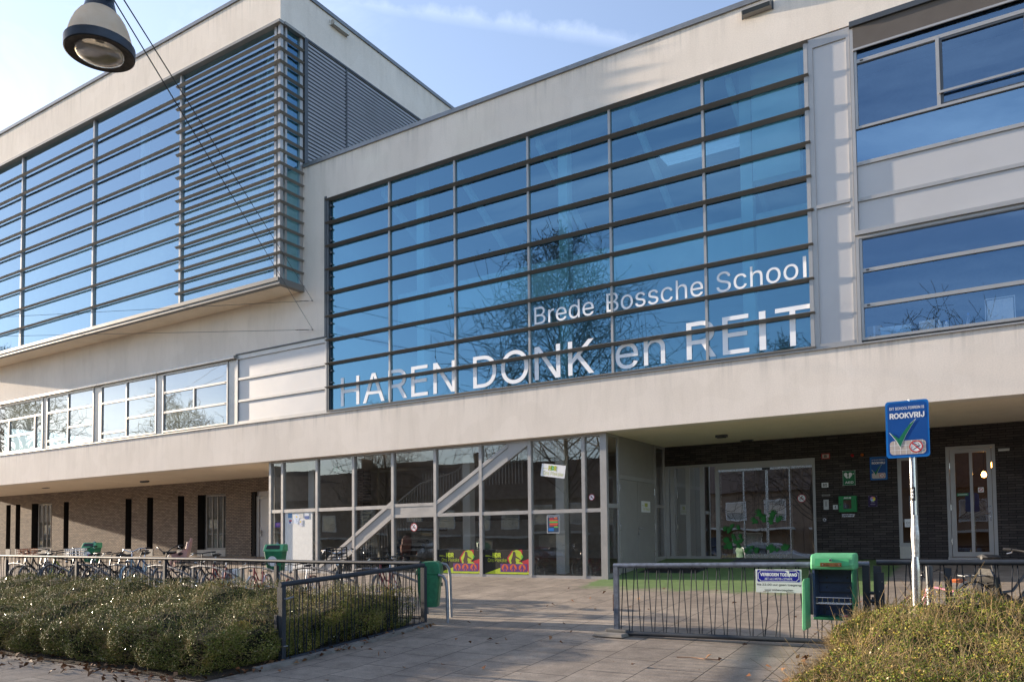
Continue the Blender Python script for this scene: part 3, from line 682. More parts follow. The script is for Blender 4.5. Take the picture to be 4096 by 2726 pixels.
# inside the hall
m_ = MB(); m_.box(-19.3, XE-.1, 5.2, 5.3, 0, ZS); m_.box(-19.45,-19.39,.4,5.2,0,ZS); m_.build('inner_wall', simple('hall_wall', (.42,.39,.35,1), .8), EH)
m_ = MB(); m_.box(-19.3, XE-.1, YE+.1, 5.2, .02, .04); m_.build('hall_floor', simple('hall_floor', (.45,.42,.38,1), .5), EH)
m_ = MB()
for x in (-18.3,-12.35,-9.45): MB().box(x-.12, x+.12, .9, 1.14, .04, ZS).build('column', M['interior'], EH)
m_ = MB(); n_ = 0
x = -17.0
while x < -10.8:
    zt_ = min(ZS, 1.15+.62*(x+16.6)) if x < -14.2 else (2.9 if x < -13 else min(ZS, 2.9+.62*(x+13)))
    zb_ = max(.05, zt_-1.0)
    m_.box(x-.008, x+.008, 1.3, 1.316, zb_, zt_); x += .105
m_.tube([(-17.0,1.3,.92),(-14.3,1.3,2.6),(-13,1.3,2.9),(-12.1,1.3,3.45)], .025)
m_.build('stair_railing', M['alu'], EH)
m_ = MB()
for i in range(18):
    x = -16.6+i*.29; z0 = .1+i*.18 if x < -14.3 else 1.65
    if z0 < 3.3: m_.box(x, x+.29, 1.35, 2.6, max(.05, z0-.12), z0)
m_.build('stair', M['darkgrey'], EH)
SD = simple('grey_door_paint', (.30,.285,.265,1), .45, .1, .4, .05, 2)
# hall side wall facing right: glass strip, double door, glass strip
m_ = MB()
for a, b_ in ((.89,.97),(3.22,3.36),(3.94,4.019)): m_.box(XE-.03, XE+.02, a, b_, gz(a)*.98, ZS-.002)
m_.box(XE-.03, XE+.018, .31, .889, 1.70, 1.80); m_.box(XE-.03, XE+.018, 3.361, 3.939, 1.78, 1.86)
m_.box(XE-.03, XE+.018, .31, .889, gz(.3), gz(.3)+.12); m_.box(XE-.03, XE+.018, 3.361, 3.939, gz(3.4), gz(3.4)+.12); m_.box(XE-.03, XE+.018, .31, .889, ZS-.07, ZS-.003); m_.box(XE-.03, XE+.018, 3.361, 3.939, ZS-.07, ZS-.003)
m_.box(XE-.03, XE+.019, .971, 3.219, 2.42, 2.52)
m_.build('side_frame', M['alu'], EH)
m_ = MB(); m_.box(XE-.03, XE+.004, .971, 3.219, 2.521, ZS-.003); m_.build('side_panel', SD, EH)
for a, b_ in ((.975,2.085),(2.095,3.215)):
    d_ = MB(); d_.box(XE-.03, XE+.006, a, b_, gz(a)+.03, 2.415); dd = d_.build('door', SD, EH)
for a in (.30, 3.33): 
    m_ = MB(); m_.quad((XE-.005,a,.1),(XE-.005,a+.62,.1),(XE-.005,a+.62,ZS-.03),(XE-.005,a,ZS-.03)); m_.build('side_glazing', M['glass_dark'], EH)
m_ = MB()
for y in (.985, 3.205):
    for z in (2.2, 1.25, .55): m_.tube([(XE+.022,y,z-.09),(XE+.022,y,z+.09)], .012)
m_.build('hinge', M['steel'], EH)
m_ = MB(); m_.box(XE+.006, XE+.014, 2.11, 2.15, 1.05, 1.27); m_.tube([(XE+.01,2.13,1.21),(XE+.06,2.13,1.21),(XE+.06,2.26,1.21)], .011); m_.build('handle', M['steel'], EH)

# -- recessed wall on the right: dark brick with the sliding entrance, a narrow window and a glazed door
m_ = MB(); m_.wall(XE+.021, 14, .2, ZS, [(-7.83,-3.90,.2,2.93),(-2.05,-1.63,.43,2.80),(-1.04,-.07,.2,2.995)], YR, YR+.35); m_.build('dark_brick_wall', M['brick_dark'], SCH)
SL = bpy.data.objects.new('sliding_entrance', None); COL.objects.link(SL); SL.parent = SCH
m_ = MB()
for x in (-7.78,-7.632,-7.196,-6.796): m_.box(x-.055, x+.055, YR-.01, YR+.08, .40, 2.88)
m_.box(-6.43, -6.33, YR-.012, YR+.09, .40, 2.93); m_.box(-3.96, -3.90, YR-.012, YR+.09, .40, 2.93)
m_.box(-7.83, -6.431, YR-.008, YR+.08, 2.865, 2.93); m_.box(-7.83, -6.431, YR-.008, YR+.08, .40, .47); m_.box(-6.329, -3.961, YR-.02, YR+.09, 2.752, 2.93)
m_.build('frame', M['alu'], SL)
m_ = MB(); m_.box(-6.329, -3.961, YR-.05, YR+.05, 2.695, 2.751); m_.build('door_track', M['steel'], SL)
m_ = MB(); m_.box(-5.18,-4.99,YR-.07,YR-.05,2.70,2.745); m_.build('door_sensor', M['black'], SL)
xs2 = [-6.315,-5.70,-5.09,-4.505,-3.95]
for i in range(4):
    a, b_ = xs2[i]+.004, xs2[i+1]-.004; yy = YR+.0 if i in (1,2) else YR+.035
    L_ = MB(); L_.box(a, a+.028, yy, yy+.03, .42, 2.69); L_.box(b_-.028, b_, yy, yy+.03, .42, 2.69); L_.box(a+.028, b_-.028, yy, yy+.03, .42, .53); lf = L_.build('sliding_door', M['steel'] if i < 3 else M['alu'], SL)
m_ = MB(); m_.quad((-7.83,YR+.032,.44),(-6.38,YR+.032,.44),(-6.38,YR+.032,2.9),(-7.83,YR+.032,2.9)); m_.quad((-6.33,YR+.022,.44),(-3.93,YR+.022,.44),(-3.93,YR+.022,2.7),(-6.33,YR+.022,2.7)); m_.build('glazing', glass('door_glass', (.92,.93,.95), .42, (.62,.62,.6), .004, 1.2), SL)
# green hand stickers on the doors
def hand(m_, cx, cz, s, rot, y):
    pts = []
    out = [(-.25,-.5),(.25,-.5),(.32,-.1)]
    for k, a in enumerate((-38, -14, 8, 30)):
        a = R(-a); L = (.85,1.0,1.02,.9)[k]
        d = (math.sin(a), math.cos(a)); n_ = (d[1], -d[0])
        out += [(d[0]*.42+n_[0]*.085, d[1]*.42+n_[1]*.085), (d[0]*L+n_[0]*.06, d[1]*L+n_[1]*.06), (d[0]*L-n_[0]*.06, d[1]*L-n_[1]*.06), (d[0]*.42-n_[0]*.085, d[1]*.42-n_[1]*.085)]
    out += [(-.32,.2),(-.72,.30),(-.76,.18),(-.36,-.12)]
    c_, s_ = math.cos(rot), math.sin(rot)
    m_.poly([(cx+s*(p[0]*c_-p[1]*s_), y, cz+s*(p[0]*s_+p[1]*c_)) for p in out])
GV = flat('green_vinyl', (.03,.20,.035,1), .5); rnd = random.Random(3)
for cx, cz, s, rot in [(-5.28,1.55,.16,.55),(-5.4,1.38,.14,1.0),(-5.18,1.42,.15,.15),(-4.96,1.52,.15,-.35),(-4.82,1.40,.14,-.8),(-5.0,1.36,.14,.1)]: m_ = MB(); hand(m_, cx, cz, s, rot, YR-.016); m_.build('hand_sticker', GV, SL)
for i in range(34):
    x = rnd.uniform(-6.22,-5.78) if i < 20 else rnd.uniform(-5.75,-4.55)
    zz = .62+abs(rnd.gauss(0,.28)) if i < 20 else .60+abs(rnd.gauss(0,.08))
    m_ = MB(); hand(m_, x, min(zz,1.25), rnd.uniform(.08,.11), rnd.uniform(-.8,.8), YR-.014-.0004*i); m_.build('hand_sticker', GV, SL)
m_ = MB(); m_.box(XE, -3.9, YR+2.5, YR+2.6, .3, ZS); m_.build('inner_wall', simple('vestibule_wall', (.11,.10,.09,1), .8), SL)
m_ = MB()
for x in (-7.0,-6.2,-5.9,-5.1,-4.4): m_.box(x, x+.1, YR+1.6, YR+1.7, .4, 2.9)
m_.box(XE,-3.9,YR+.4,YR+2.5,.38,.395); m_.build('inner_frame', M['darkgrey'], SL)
# narrow window right of the notices
w_ = bpy.data.objects.new('narrow_window', None); COL.objects.link(w_); w_.parent = SCH
m_ = MB(); m_.box(-2.045, -1.635, YR-.008, YR+.2, .43, .715); m_.build('stone_sill', M['concrete'], w_)
m_ = MB(); m_.box(-2.05,-1.97,YR+.01,YR+.09,.735,2.80); m_.box(-1.70,-1.63,YR+.01,YR+.09,.735,2.80); m_.box(-1.97,-1.70,YR+.01,YR+.09,.735,.80); m_.box(-1.97,-1.70,YR+.01,YR+.09,2.74,2.80); m_.box(-2.06,-1.62,YR-.012,YR+.05,.716,.734); m_.build('frame', M['alu'], w_)
m_ = MB(); m_.quad((-2.0,YR+.05,.77),(-1.66,YR+.05,.77),(-1.66,YR+.05,2.77),(-2.0,YR+.05,2.77)); m_.build('pane', M['glass_dark'], w_)
# glazed side door with two tall panes
D_ = bpy.data.objects.new('glazed_door', None); COL.objects.link(D_); D_.parent = SCH
m_ = MB(); m_.box(-1.04,-.97,YR-.01,YR+.1,.47,2.995); m_.box(-.14,-.07,YR-.01,YR+.1,.47,2.995); m_.box(-.97,-.14,YR-.01,YR+.1,2.935,2.995); m_.box(-1.05,-.06,YR-.03,YR+.1,.41,.465); m_.build('frame', M['alu'], D_)
m_ = MB(); m_.box(-.96,-.86,YR+.0,YR+.07,.48,2.93); m_.box(-.24,-.15,YR+.0,YR+.07,.48,2.93); m_.box(-.86,-.24,YR+.0,YR+.07,.48,.585); m_.box(-.86,-.24,YR+.0,YR+.07,2.84,2.93); m_.box(-.575,-.515,YR+.0,YR+.07,.585,2.84); m_.build('door_leaf', M['alu'], D_)
m_ = MB(); m_.quad((-.87,YR+.035,.57),(-.23,YR+.035,.57),(-.23,YR+.035,2.85),(-.87,YR+.035,2.85)); m_.build('pane', M['glass_dark'], D_)
m_ = MB(); m_.box(-.215,-.175,YR-.008,YR,1.28,1.52); m_.tube([(-.195,YR-.01,1.45),(-.195,YR-.06,1.45),(-.31,YR-.06,1.45)], .011); m_.lathe([(0,YR-.014),(.022,YR-.014),(.024,YR)], (-.2,0,1.60), 14, 'y'); m_.build('handle', M['steel'], D_)
m_ = MB()
for z in (.82,1.6,2.55): m_.tube([(-.965,YR-.016,z-.07),(-.965,YR-.016,z+.07)], .01)
m_.build('hinge', M['steel'], D_)
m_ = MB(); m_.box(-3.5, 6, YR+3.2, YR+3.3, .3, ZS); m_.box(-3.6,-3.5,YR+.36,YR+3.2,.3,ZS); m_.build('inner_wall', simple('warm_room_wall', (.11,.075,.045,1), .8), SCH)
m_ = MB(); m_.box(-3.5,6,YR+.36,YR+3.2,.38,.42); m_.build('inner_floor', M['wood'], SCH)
# ================================================================== SIGNS AND FITTINGS ON THE WALLS
def rrect(x0, x1, z0, z1, r, n=5):
    pts = []
    for cx, cz, a0 in ((x1-r,z1-r,0),(x0+r,z1-r,90),(x0+r,z0+r,180),(x1-r,z0+r,270)):
        for i in range(n+1):
            a = R(a0+90*i/n); pts.append((cx+r*math.cos(a), cz+r*math.sin(a)))
    return pts
def disc(m_, cx, cz, r, y, n=28): m_.poly([(cx+r*math.cos(2*math.pi*i/n), y, cz+r*math.sin(2*math.pi*i/n)) for i in range(n)][::1])
def ring(m_, cx, cz, r0, r1, y, n=32, a0=0, a1=360):
    for i in range(n):
        a, b_ = R(a0+(a1-a0)*i/n), R(a0+(a1-a0)*(i+1)/n)
        m_.quad(*[(cx+r*math.cos(t), y, cz+r*math.sin(t)) for r, t in ((r0,a),(r1,a),(r1,b_),(r0,b_))])
def bar2(m_, x0, z0, x1, z1, w, y):
    d = Vector((x1-x0, z1-z0)).normalized(); n_ = Vector((-d.y, d.x))*w/2
    m_.poly([(x0+n_.x,y,z0+n_.y),(x1+n_.x,y,z1+n_.y),(x1-n_.x,y,z1-n_.y),(x0-n_.x,y,z0-n_.y)])
blue = simple('sign_blue', (.004,.075,.31,1), .35, 0, .5, .06, 3); blue2 = simple('sign_light_blue', (.006,.16,.52,1), .35, 0, .5, .06, 3)
green = flat('tick_green', (.01,.17,.08,1), .4); beige = simple('sign_beige', (.50,.43,.38,1), .5, 0, .4, .05, 4); red = flat('sign_red', (.55,.015,.02,1), .4)
ink = flat('black_ink', (.015,.015,.016,1), .5); signwhite = flat('sign_white', (.82,.82,.82,1), .45)
def smoke_sign(parent, x0, x1, z0, z1, y, thick=.012):
    """blue school-grounds smoke-free board"""
    Wd, H = x1-x0, z1-z0; U = lambda u: x0+Wd*u; V = lambda v: z1-H*v
    m_ = MB(); m_.prism(rrect(x0, x1, z0, z1, .035*Wd/.43), 'y', y, y+thick); bd = m_.build('board', blue2, parent)
    m_ = MB(); m_.poly([(p[0], y-.001, p[1]) for p in rrect(U(.05), U(.95), V(.965), V(.03), .04*Wd/.43)]); m_.build('face', blue, bd)
    text('lettering', 'DIT SCHOOLTERREIN IS', U(.10), U(.90), V(.155), V(.105), y-.003, signwhite, bd, .012)
    text('lettering', 'ROOKVRIJ', U(.10), U(.90), V(.31), V(.21), y-.003, signwhite, bd, .035)
    m_ = MB(); m_.poly([(p[0], y-.002, p[1]) for p in rrect(U(.085), U(.915), V(.945), V(.70), .04*Wd/.43)]); m_.build('tile_field', beige, bd)
    m_ = MB()
    for u in (.20,.33,.46,.59,.72,.84): m_.quad((U(u)-.0022*Wd/.43,y-.0028,V(.943)),(U(u)+.0022*Wd/.43,y-.0028,V(.943)),(U(u)+.0022*Wd/.43,y-.0028,V(.702)),(U(u)-.0022*Wd/.43,y-.0028,V(.702)))
    for v in (.78,.865): m_.quad((U(.087),y-.003,V(v)-.0022),(U(.913),y-.003,V(v)-.0022),(U(.913),y-.003,V(v)+.0022),(U(.087),y-.003,V(v)+.0022))
    m_.build('tile_joints', signwhite, bd)
    def tick(g):
        o_ = [(.085,.545),(.30,.665),(.44,.52),(.56,.415),(.70,.335),(.58,.47),(.47,.60),(.39,.72),(.33,.82),(.24,.70)]
        cx, cz = .36, .60
        return [(U(cx+(u-cx)*g), V(cz+(v-cz)*g)) for u, v in o_]
    m_ = MB(); m_.poly([(p[0],y-.0038,p[1]) for p in tick(1.05)]); m_.build('tick_outline', signwhite, bd)
    m_ = MB(); m_.poly([(p[0],y-.0046,p[1]) for p in tick(.97)]); m_.build('tick', green, bd)
    cx, cz, r = U(.69), V(.815), Wd*.155
    m_ = MB(); disc(m_, cx, cz, r, y-.0036); m_.build('symbol_face', signwhite, bd)
    m_ = MB(); bar2(m_, cx-.45*r, cz-.5*r, cx+.62*r, cz+.15*r, r*.13, y-.0042); ring(m_, cx-.1*r, cz+.12*r, r*.24, r*.31, y-.0042, 12, -40, 150); ring(m_, cx-.05*r, cz+.22*r, r*.42, r*.48, y-.0042, 12, -20, 170); ring(m_, cx-.4*r, cz-.3*r, r*.25, r*.31, y-.0042, 10, 60, 190); m_.build('cigarette', ink, bd)
    m_ = MB(); ring(m_, cx, cz, r*.83, r, y-.005, 36); bar2(m_, cx-.62*r, cz+.62*r, cx+.62*r, cz-.62*r, r*.17, y-.0052); m_.build('ban_ring', red, bd)
    return bd
# on the pole in front
sp_ = thing('signpost', 'blue no smoking sign reading ROOKVRIJ on a shiny pole in the hedge', 'sign', (-.815,-6.8,gz(-6.8)))
YS = 0.0
smoke_sign(sp_, -.253, .180, 1.850-gz(-6.8)-0, 2.484-gz(-6.8), -.045)
m_ = MB(); h0 = gz(-6.8)
m_.lathe([(.046,0),(.046,1.08),(.045,1.13),(.034,1.24),(.0315,1.30),(.031,2.98),(.0,2.985)], (0,0,0), 20); m_.build('pole', M['steel'], sp_, True)
m_ = MB()   # crumpled tape round the pole
prof = [(.033,1.24),(.036,1.30),(.038,1.38),(.042,1.42),(.044,1.48),(.040,1.55),(.036,1.58),(.034,1.66),(.033,1.70)]
m_.lathe(prof, (.004,-.003,0), 14); tp = m_.build('tape_wrap', simple('silver_tape', (.55,.54,.53,1), .35, .5, .5, .3, 30, .6, 60), sp_)
m_ = MB()
for i in range(10):
    a, b_ = R(215+10*i), R(225+10*i)
    m_.quad((.0325*math.cos(a),.0325*math.sin(a),1.86),(.0325*math.cos(b_),.0325*math.sin(b_),1.86),(.0325*math.cos(b_),.0325*math.sin(b_),2.01),(.0325*math.cos(a),.0325*math.sin(a),2.01))
st = m_.build('sticker', ink, sp_)
m_ = MB()
for z in (1.975,1.935,1.90):
    for i in range(6):
        a, b_ = R(228+9*i), R(237+9*i); zz = z+.008*math.sin(i*2+z*50)
        m_.quad((.033*math.cos(a),.033*math.sin(a),zz-.010),(.033*math.cos(b_),.033*math.sin(b_),zz-.010),(.033*math.cos(b_),.033*math.sin(b_),zz+.010),(.033*math.cos(a),.033*math.sin(a),zz+.008))
m_.build('sticker_mark', signwhite, st)
m_ = MB()
for z in (2.36,2.86): m_.tube([(-.05,-.03,z),(-.04,.032,z),(.04,.032,z),(.05,-.03,z)], .008, 6)
m_.build('clamp', M['steel'], sp_)
# smaller copy on the brick wall
t = thing('wall_sign', 'small blue ROOKVRIJ no smoking sign fixed to the dark brick wall', 'sign', (-2.45,YR,2.31))
m_ = MB(); m_.box(-.195,.195,-.012,-.002,-.005,.552); m_.build('backing_plate', flat('clear_plate', (.02,.07,.25,1), .2), t)
smoke_sign(t, -.18, .18, .0, .545, -.022, .008)

def plate(name, label, cat, x0, x1, z0, z1, mat, y=None, th=.008, group=None):
    yw = YR if y is None else y
    t = thing(name, label, cat, ((x0+x1)/2, yw, z0), 0, group)
    a = (x1-x0)/2; m_ = MB(); m_.box(-a, a, -th-.002, -.002, 0, z1-z0); m_.build('board', mat, t); return t, a, z1-z0, -th-.003
sgreen = simple('sign_green', (.012,.15,.05,1), .4, 0, .4, .08, 4)
t, a, h, y = plate('hazard_sign', 'small white and red letter B plate above the entrance doors', 'sign', -3.74, -3.54, 2.885, 3.02, flat('plate_red', (.42,.03,.03,1), .4))
m_ = MB(); m_.quad((-a+.02,y,.02),(a-.02,y,.02),(a-.02,y,h-.02),(-a+.02,y,h-.02)); m_.build('face', beige, t); text('lettering', 'B', -.03, .03, .035, h-.035, y-.002, ink, t, .03)
t, a, h, y = plate('house_number', 'white house number plate 85 on the dark bricks', 'sign', -3.75, -3.595, 2.18, 2.295, signwhite)
text('lettering', '85', -.055, .055, .02, h-.02, y-.002, ink, t, .025)
t, a, h, y = plate('aed_sign', 'green AED sign with white heart above the green cabinet', 'sign', -3.26, -2.97, 2.205, 2.565, sgreen)
m_ = MB()
for s in (-1, 1):
    hp = [(0,.145),(s*.02,.165),(s*.005,.20),(s*.022,.235),(s*.01,.27)] + [(s*(.05+.045*math.cos(R(q))), .268+.045*math.sin(R(q))) for q in (130,95,60,25,-10)] + [(s*.085,.235),(s*.06,.20)]
    m_.poly([(p[0]-.02, y, p[1]) for p in hp])
bar2(m_, .085, .28, .115, .28, .008, y); bar2(m_, .10, .265, .10, .295, .008, y-.0004)
for x in (-a+.008, a-.008): bar2(m_, x, .01, x, h-.01, .004, y)
for z in (.008, h-.008): bar2(m_, -a+.01, z, a-.01, z, .004, y)
m_.build('heart_symbol', signwhite, t); text('lettering', 'AED', -.095, .10, .045, .10, y-.001, signwhite, t, .02)
m_ = MB()
for sx in (-1,1):
    for z in (.004, h-.004): m_.lathe([(0,y-.01),(.007,y-.01),(.008,y+.002)], (sx*(a-.003),0,z), 8, 'y')
m_.build('screw_cap', signwhite, t)
# AED cabinet
t = thing('aed_cabinet', 'green defibrillator cabinet with a window under the AED sign', 'cabinet', (-3.145,YR,1.555))
m_ = MB(); m_.box(-.20,-.10,-.14,-.002,0,.385); m_.box(.085,.20,-.14,-.002,0,.385); m_.box(-.10,.085,-.14,-.002,0,.075); m_.box(-.10,.085,-.14,-.002,.30,.385); m_.box(-.10,.085,-.03,-.003,.075,.30); m_.build('case', simple('cabinet_green', (.01,.20,.05,1), .4), t)
m_ = MB(); m_.quad((-.10,-.125,.075),(.085,-.125,.075),(.085,-.125,.30),(-.10,-.125,.30)); m_.build('window', M['glass_dark'], t)
m_ = MB(); m_.lathe([(0,-.11),(.06,-.11),(.065,-.04)], (-.04,0,.13), 16, 'y'); m_.build('defibrillator', simple('aed_blue', (.02,.03,.07,1), .4), t)
m_ = MB(); m_.box(-.09,.08,-.06,-.032,.08,.29); m_.build('lining', simple('aed_brown', (.16,.08,.05,1), .6, 0, .3, .3, 8), t)
text('lettering', 'AED', -.085, .03, .325, .36, -.143, signwhite, t, .03)
m_ = MB(); disc(m_, .052, .345, .014, -.1425, 12); disc(m_, .072, .345, .014, -.1428, 12); m_.poly([(.04,-.1424,.34),(.085,-.1424,.34),(.062,-.1424,.318)]); m_.build('heart_symbol', signwhite, t)
m_ = MB(); m_.lathe([(0,-.155),(.014,-.155),(.016,-.14)], (-.165,0,.18), 10, 'y'); m_.build('lock_knob', M['black'], t)
# purple notice
t, a, h, y = plate('purple_sign', 'dark purple notice with a rainbow rosette beside the AED cabinet', 'sign', -2.70, -2.50, 1.67, 1.93, simple('purple', (.025,.006,.06,1), .4))
cols = [(.8,.6,.03),(.75,.35,.06),(.7,.25,.3),(.45,.3,.6),(.3,.35,.75),(.5,.65,.85),(.6,.75,.4),(.8,.75,.1)]
m_ = MB(); pm = []
for k in range(8):
    m_.mi = k; pm.append(flat('rosette%d' % k, (*cols[k],1), .5))
    q0, q1 = R(k*45-10), R(k*45+35); cx, cz = 0, .185
    m_.poly([(cx,y,cz),(cx+.055*math.cos(q0),y,cz+.055*math.sin(q0)),(cx+.062*math.cos((q0+q1)/2),y,cz+.062*math.sin((q0+q1)/2)),(cx+.055*math.cos(q1),y,cz+.055*math.sin(q1))])
m_.build('rosette', pm, t)
m_ = MB(); disc(m_, 0, .185, .014, y-.001, 10)
for z, wd in ((.11,.09),(.10,.07),(.06,.11),(.05,.10)): m_.box(-wd/2, wd/2, y-.0006, y, z, z+.004)
for sx in (-1,1):
    for z in (.012,h-.012): disc(m_, sx*(a-.012), z, .006, y-.001, 8)
m_.build('print', simple('purple_print', (.4,.38,.5,1), .5), t)
for x, lab, c in ((-3.027,'small red alarm light on the dark brick wall',(.35,.008,.012,1)),(-2.805,'small orange alarm light on the dark brick wall',(.5,.12,.01,1))):
    t = thing('alarm_light', lab, 'light', (x, YR, 2.93)); m_ = MB(); m_.lathe([(0,-.07),(.02,-.066),(.036,-.045),(.04,-.02),(.042,-.002)], (0,0,0), 16, 'y'); m_.build('dome', simple('dome', c, .3), t, True)
    m_ = MB(); m_.lathe([(.0,-.02),(.05,-.02),(.05,-.002)], (0,0,0), 16, 'y'); m_.build('base', M['black'], t)
t, a, h, y = plate('name_plate', 'narrow metal name plate below the house number', 'sign', -3.755, -3.56, 1.965, 2.005, M['louvre'])
m_ = MB()
for i in range(9): m_.box(-.07+i*.016, -.062+i*.016, y-.0008, y, .012, .012+.012+.004*(i % 3))
m_.build('engraving', ink, t)
t, a, h, y = plate('intercom', 'pale intercom panel with a slotted speaker beside the doors', 'intercom', -3.713, -3.597, 1.63, 1.875, simple('intercom_grey', (.5,.5,.5,1), .45), th=.03)
m_ = MB()
for i in range(10): m_.box(-.02, .02, y-.001, y, .08+i*.013, .085+i*.013)
m_.build('speaker_slots', M['black'], t)
t, a, h, y = plate('info_sticker', 'small square white sticker between the intercom and the cabinet', 'sticker', -3.50, -3.39, 1.63, 1.74, signwhite, th=.002)
m_ = MB(); disc(m_, 0, .075, .012, y, 10); bar2(m_, 0, .035, 0, .065, .016, y); bar2(m_, -.03, .055, .03, .062, .008, y-.0003); bar2(m_, -.025, .02, .025, .02, .01, y); m_.build('pictogram', ink, t)
t = thing('letter_slot', 'silver slotted plate on the wall under the green cabinet', 'plate', (-3.155,YR,1.435)); m_ = MB(); m_.box(-.145,.145,-.018,-.002,0,.075); m_.build('plate', M['steel'], t); m_ = MB(); m_.box(-.11,.11,-.0195,-.0181,.03,.045); m_.build('slot', M['black'], t)
t = thing('door_bell', 'round steel door bell low on the dark brick wall', 'bell', (-3.705,YR,1.38)); m_ = MB(); m_.lathe([(.018,-.014),(.042,-.014),(.045,-.002)], (0,0,0), 20, 'y'); m_.build('rosette', M['steel'], t, True); m_ = MB(); m_.lathe([(0,-.02),(.015,-.019),(.018,-.013)], (0,0,0), 14, 'y'); m_.build('button', M['black'], t)
t = thing('wall_light', 'slim wall light beside the glazed side door', 'lamp', (.10,YR,2.83)); m_ = MB(); m_.box(-.11,.11,-.05,-.002,.03,.06); m_.build('housing', M['louvre'], t); m_ = MB(); m_.box(-.105,.105,-.06,-.004,0,.029); m_.build('diffuser', M['offwhite'], t)
# lamps on the parapet and side wall
for loc, lab, rz, L, opal in (((-4.04,-.004,12.02),'metal up and down light on the parapet above the entrance glazing',0,.60,'louvre'),((XC+.004,1.49,17.42),'small wall light high on the side of the left block',R(90),.72,'concrete')):
    t = thing('facade_light', lab, 'lamp', loc, rz)
    m_ = MB(); m_.prism([(-.002,.02),(-.14,.03),(-.17,.10),(-.14,.17),(-.002,.18)], 'x', -L/2, L/2); m_.build('housing', M[opal], t)
    m_ = MB(); m_.prism([(-.145,.024),(-.178,.10),(-.171,.10),(-.14,.027)], 'x', -L/2+.02, L/2-.02); m_.box(L/2, L/2+.03, -.03, -.001, .01, .19); m_.box(-L/2-.03, -L/2, -.03, -.001, .01, .19); m_.build('lens', M['alu_dark'] if rz == 0 else M['offwhite'], t)
for i, (x, y, L) in enumerate(((-29.2,2.3,.5),(-36.1,2.0,.5),(-5.72,2.33,.30),(-5.5,3.75,.34))):
    t = thing('ceiling_light', ('dark oblong ceiling light over the parked bicycles','farthest flat ceiling light under the left overhang','black oblong ceiling light in front of the sliding doors','thin ceiling fitting right above the sliding doors')[i], 'lamp', (x,y,ZS))
    m_ = MB(); m_.prism(rrect(-L/2,L/2,-.07,.07,.05), 'z', -.06 if i in (0,2) else -.02, -.002); m_.build('housing', M['alu_dark'], t)
    m_ = MB(); m_.prism(rrect(-L/2+.04,L/2-.04,-.045,.045,.03), 'z', -.075 if i in (0,2) else -.028, -.0605 if i in (0,2) else -.0205); m_.build('diffuser', M['darkgrey'], t)
# warm lamps in the room behind the glazed door
em = bpy.data.materials.new('lamp_glow'); em.use_nodes = True; b_ = em.node_tree.nodes['Principled BSDF']; b_.inputs['Emission Color'].default_value = (1,.42,.08,1); b_.inputs['Emission Strength'].default_value = 14; b_.inputs['Base Color'].default_value = (.8,.4,.1,1)
for i, (x, y, z) in enumerate(((-.32,5.6,2.42),(-.12,5.0,2.60))):
    t = thing('pendant_lamp', ('lit orange bulb hanging lower behind the glazed door','lit orange bulb hanging higher behind the glazed door')[i], 'lamp', (x,y,z))
    m_ = MB(); m_.lathe([(0,-.07),(.045,-.05),(.06,0),(.045,.05),(.02,.08)], (0,0,0), 14); m_.build('bulb', em, t, True); m_ = MB(); m_.tube([(0,0,.08),(0,0,ZS-z)], .008, 6); m_.build('cord', M['black'], t)

# ---- notices and posters on the entrance glass
YP = YE-.003
def hdr(m_parent, x0, x1, z0, z1, y, c1, c2):
    """worn club logo: HDR with the club name written under it"""
    w_ = x1-x0; h = z1-z0
    text('lettering', 'HDR', x0+.34*w_, x0+.74*w_, z0+.48*h, z1, y, c2, m_parent, .06)
    m_ = MB(); m_.box(x0, x0+.3*w_, y-.0005, y, z0+.60*h, z0+.64*h); m_.box(x0, x0+.2*w_, y-.0005, y, z0+.69*h, z0+.72*h); m_.build('print_line', c1, m_parent)
    text('lettering', 'Ons Plekske', x0+.12*w_, x1, z0, z0+.40*h, y, c1, m_parent, -.004)
lime = simple('lime_print', (.42,.52,.03,1), .5, 0, .3, .08, 6); lgreen = flat('print_green', (.08,.42,.05,1), .5)
crim = flat('print_crimson', (.42,.01,.03,1), .5); orange = flat('print_orange', (.62,.10,.015,1), .5); purp = flat('print_purple', (.11,.02,.16,1), .5); pblack = simple('print_black', (.013,.013,.012,1), .4, 0, .4, .2, 4); brown = flat('print_brown', (.06,.03,.02,1), .5)
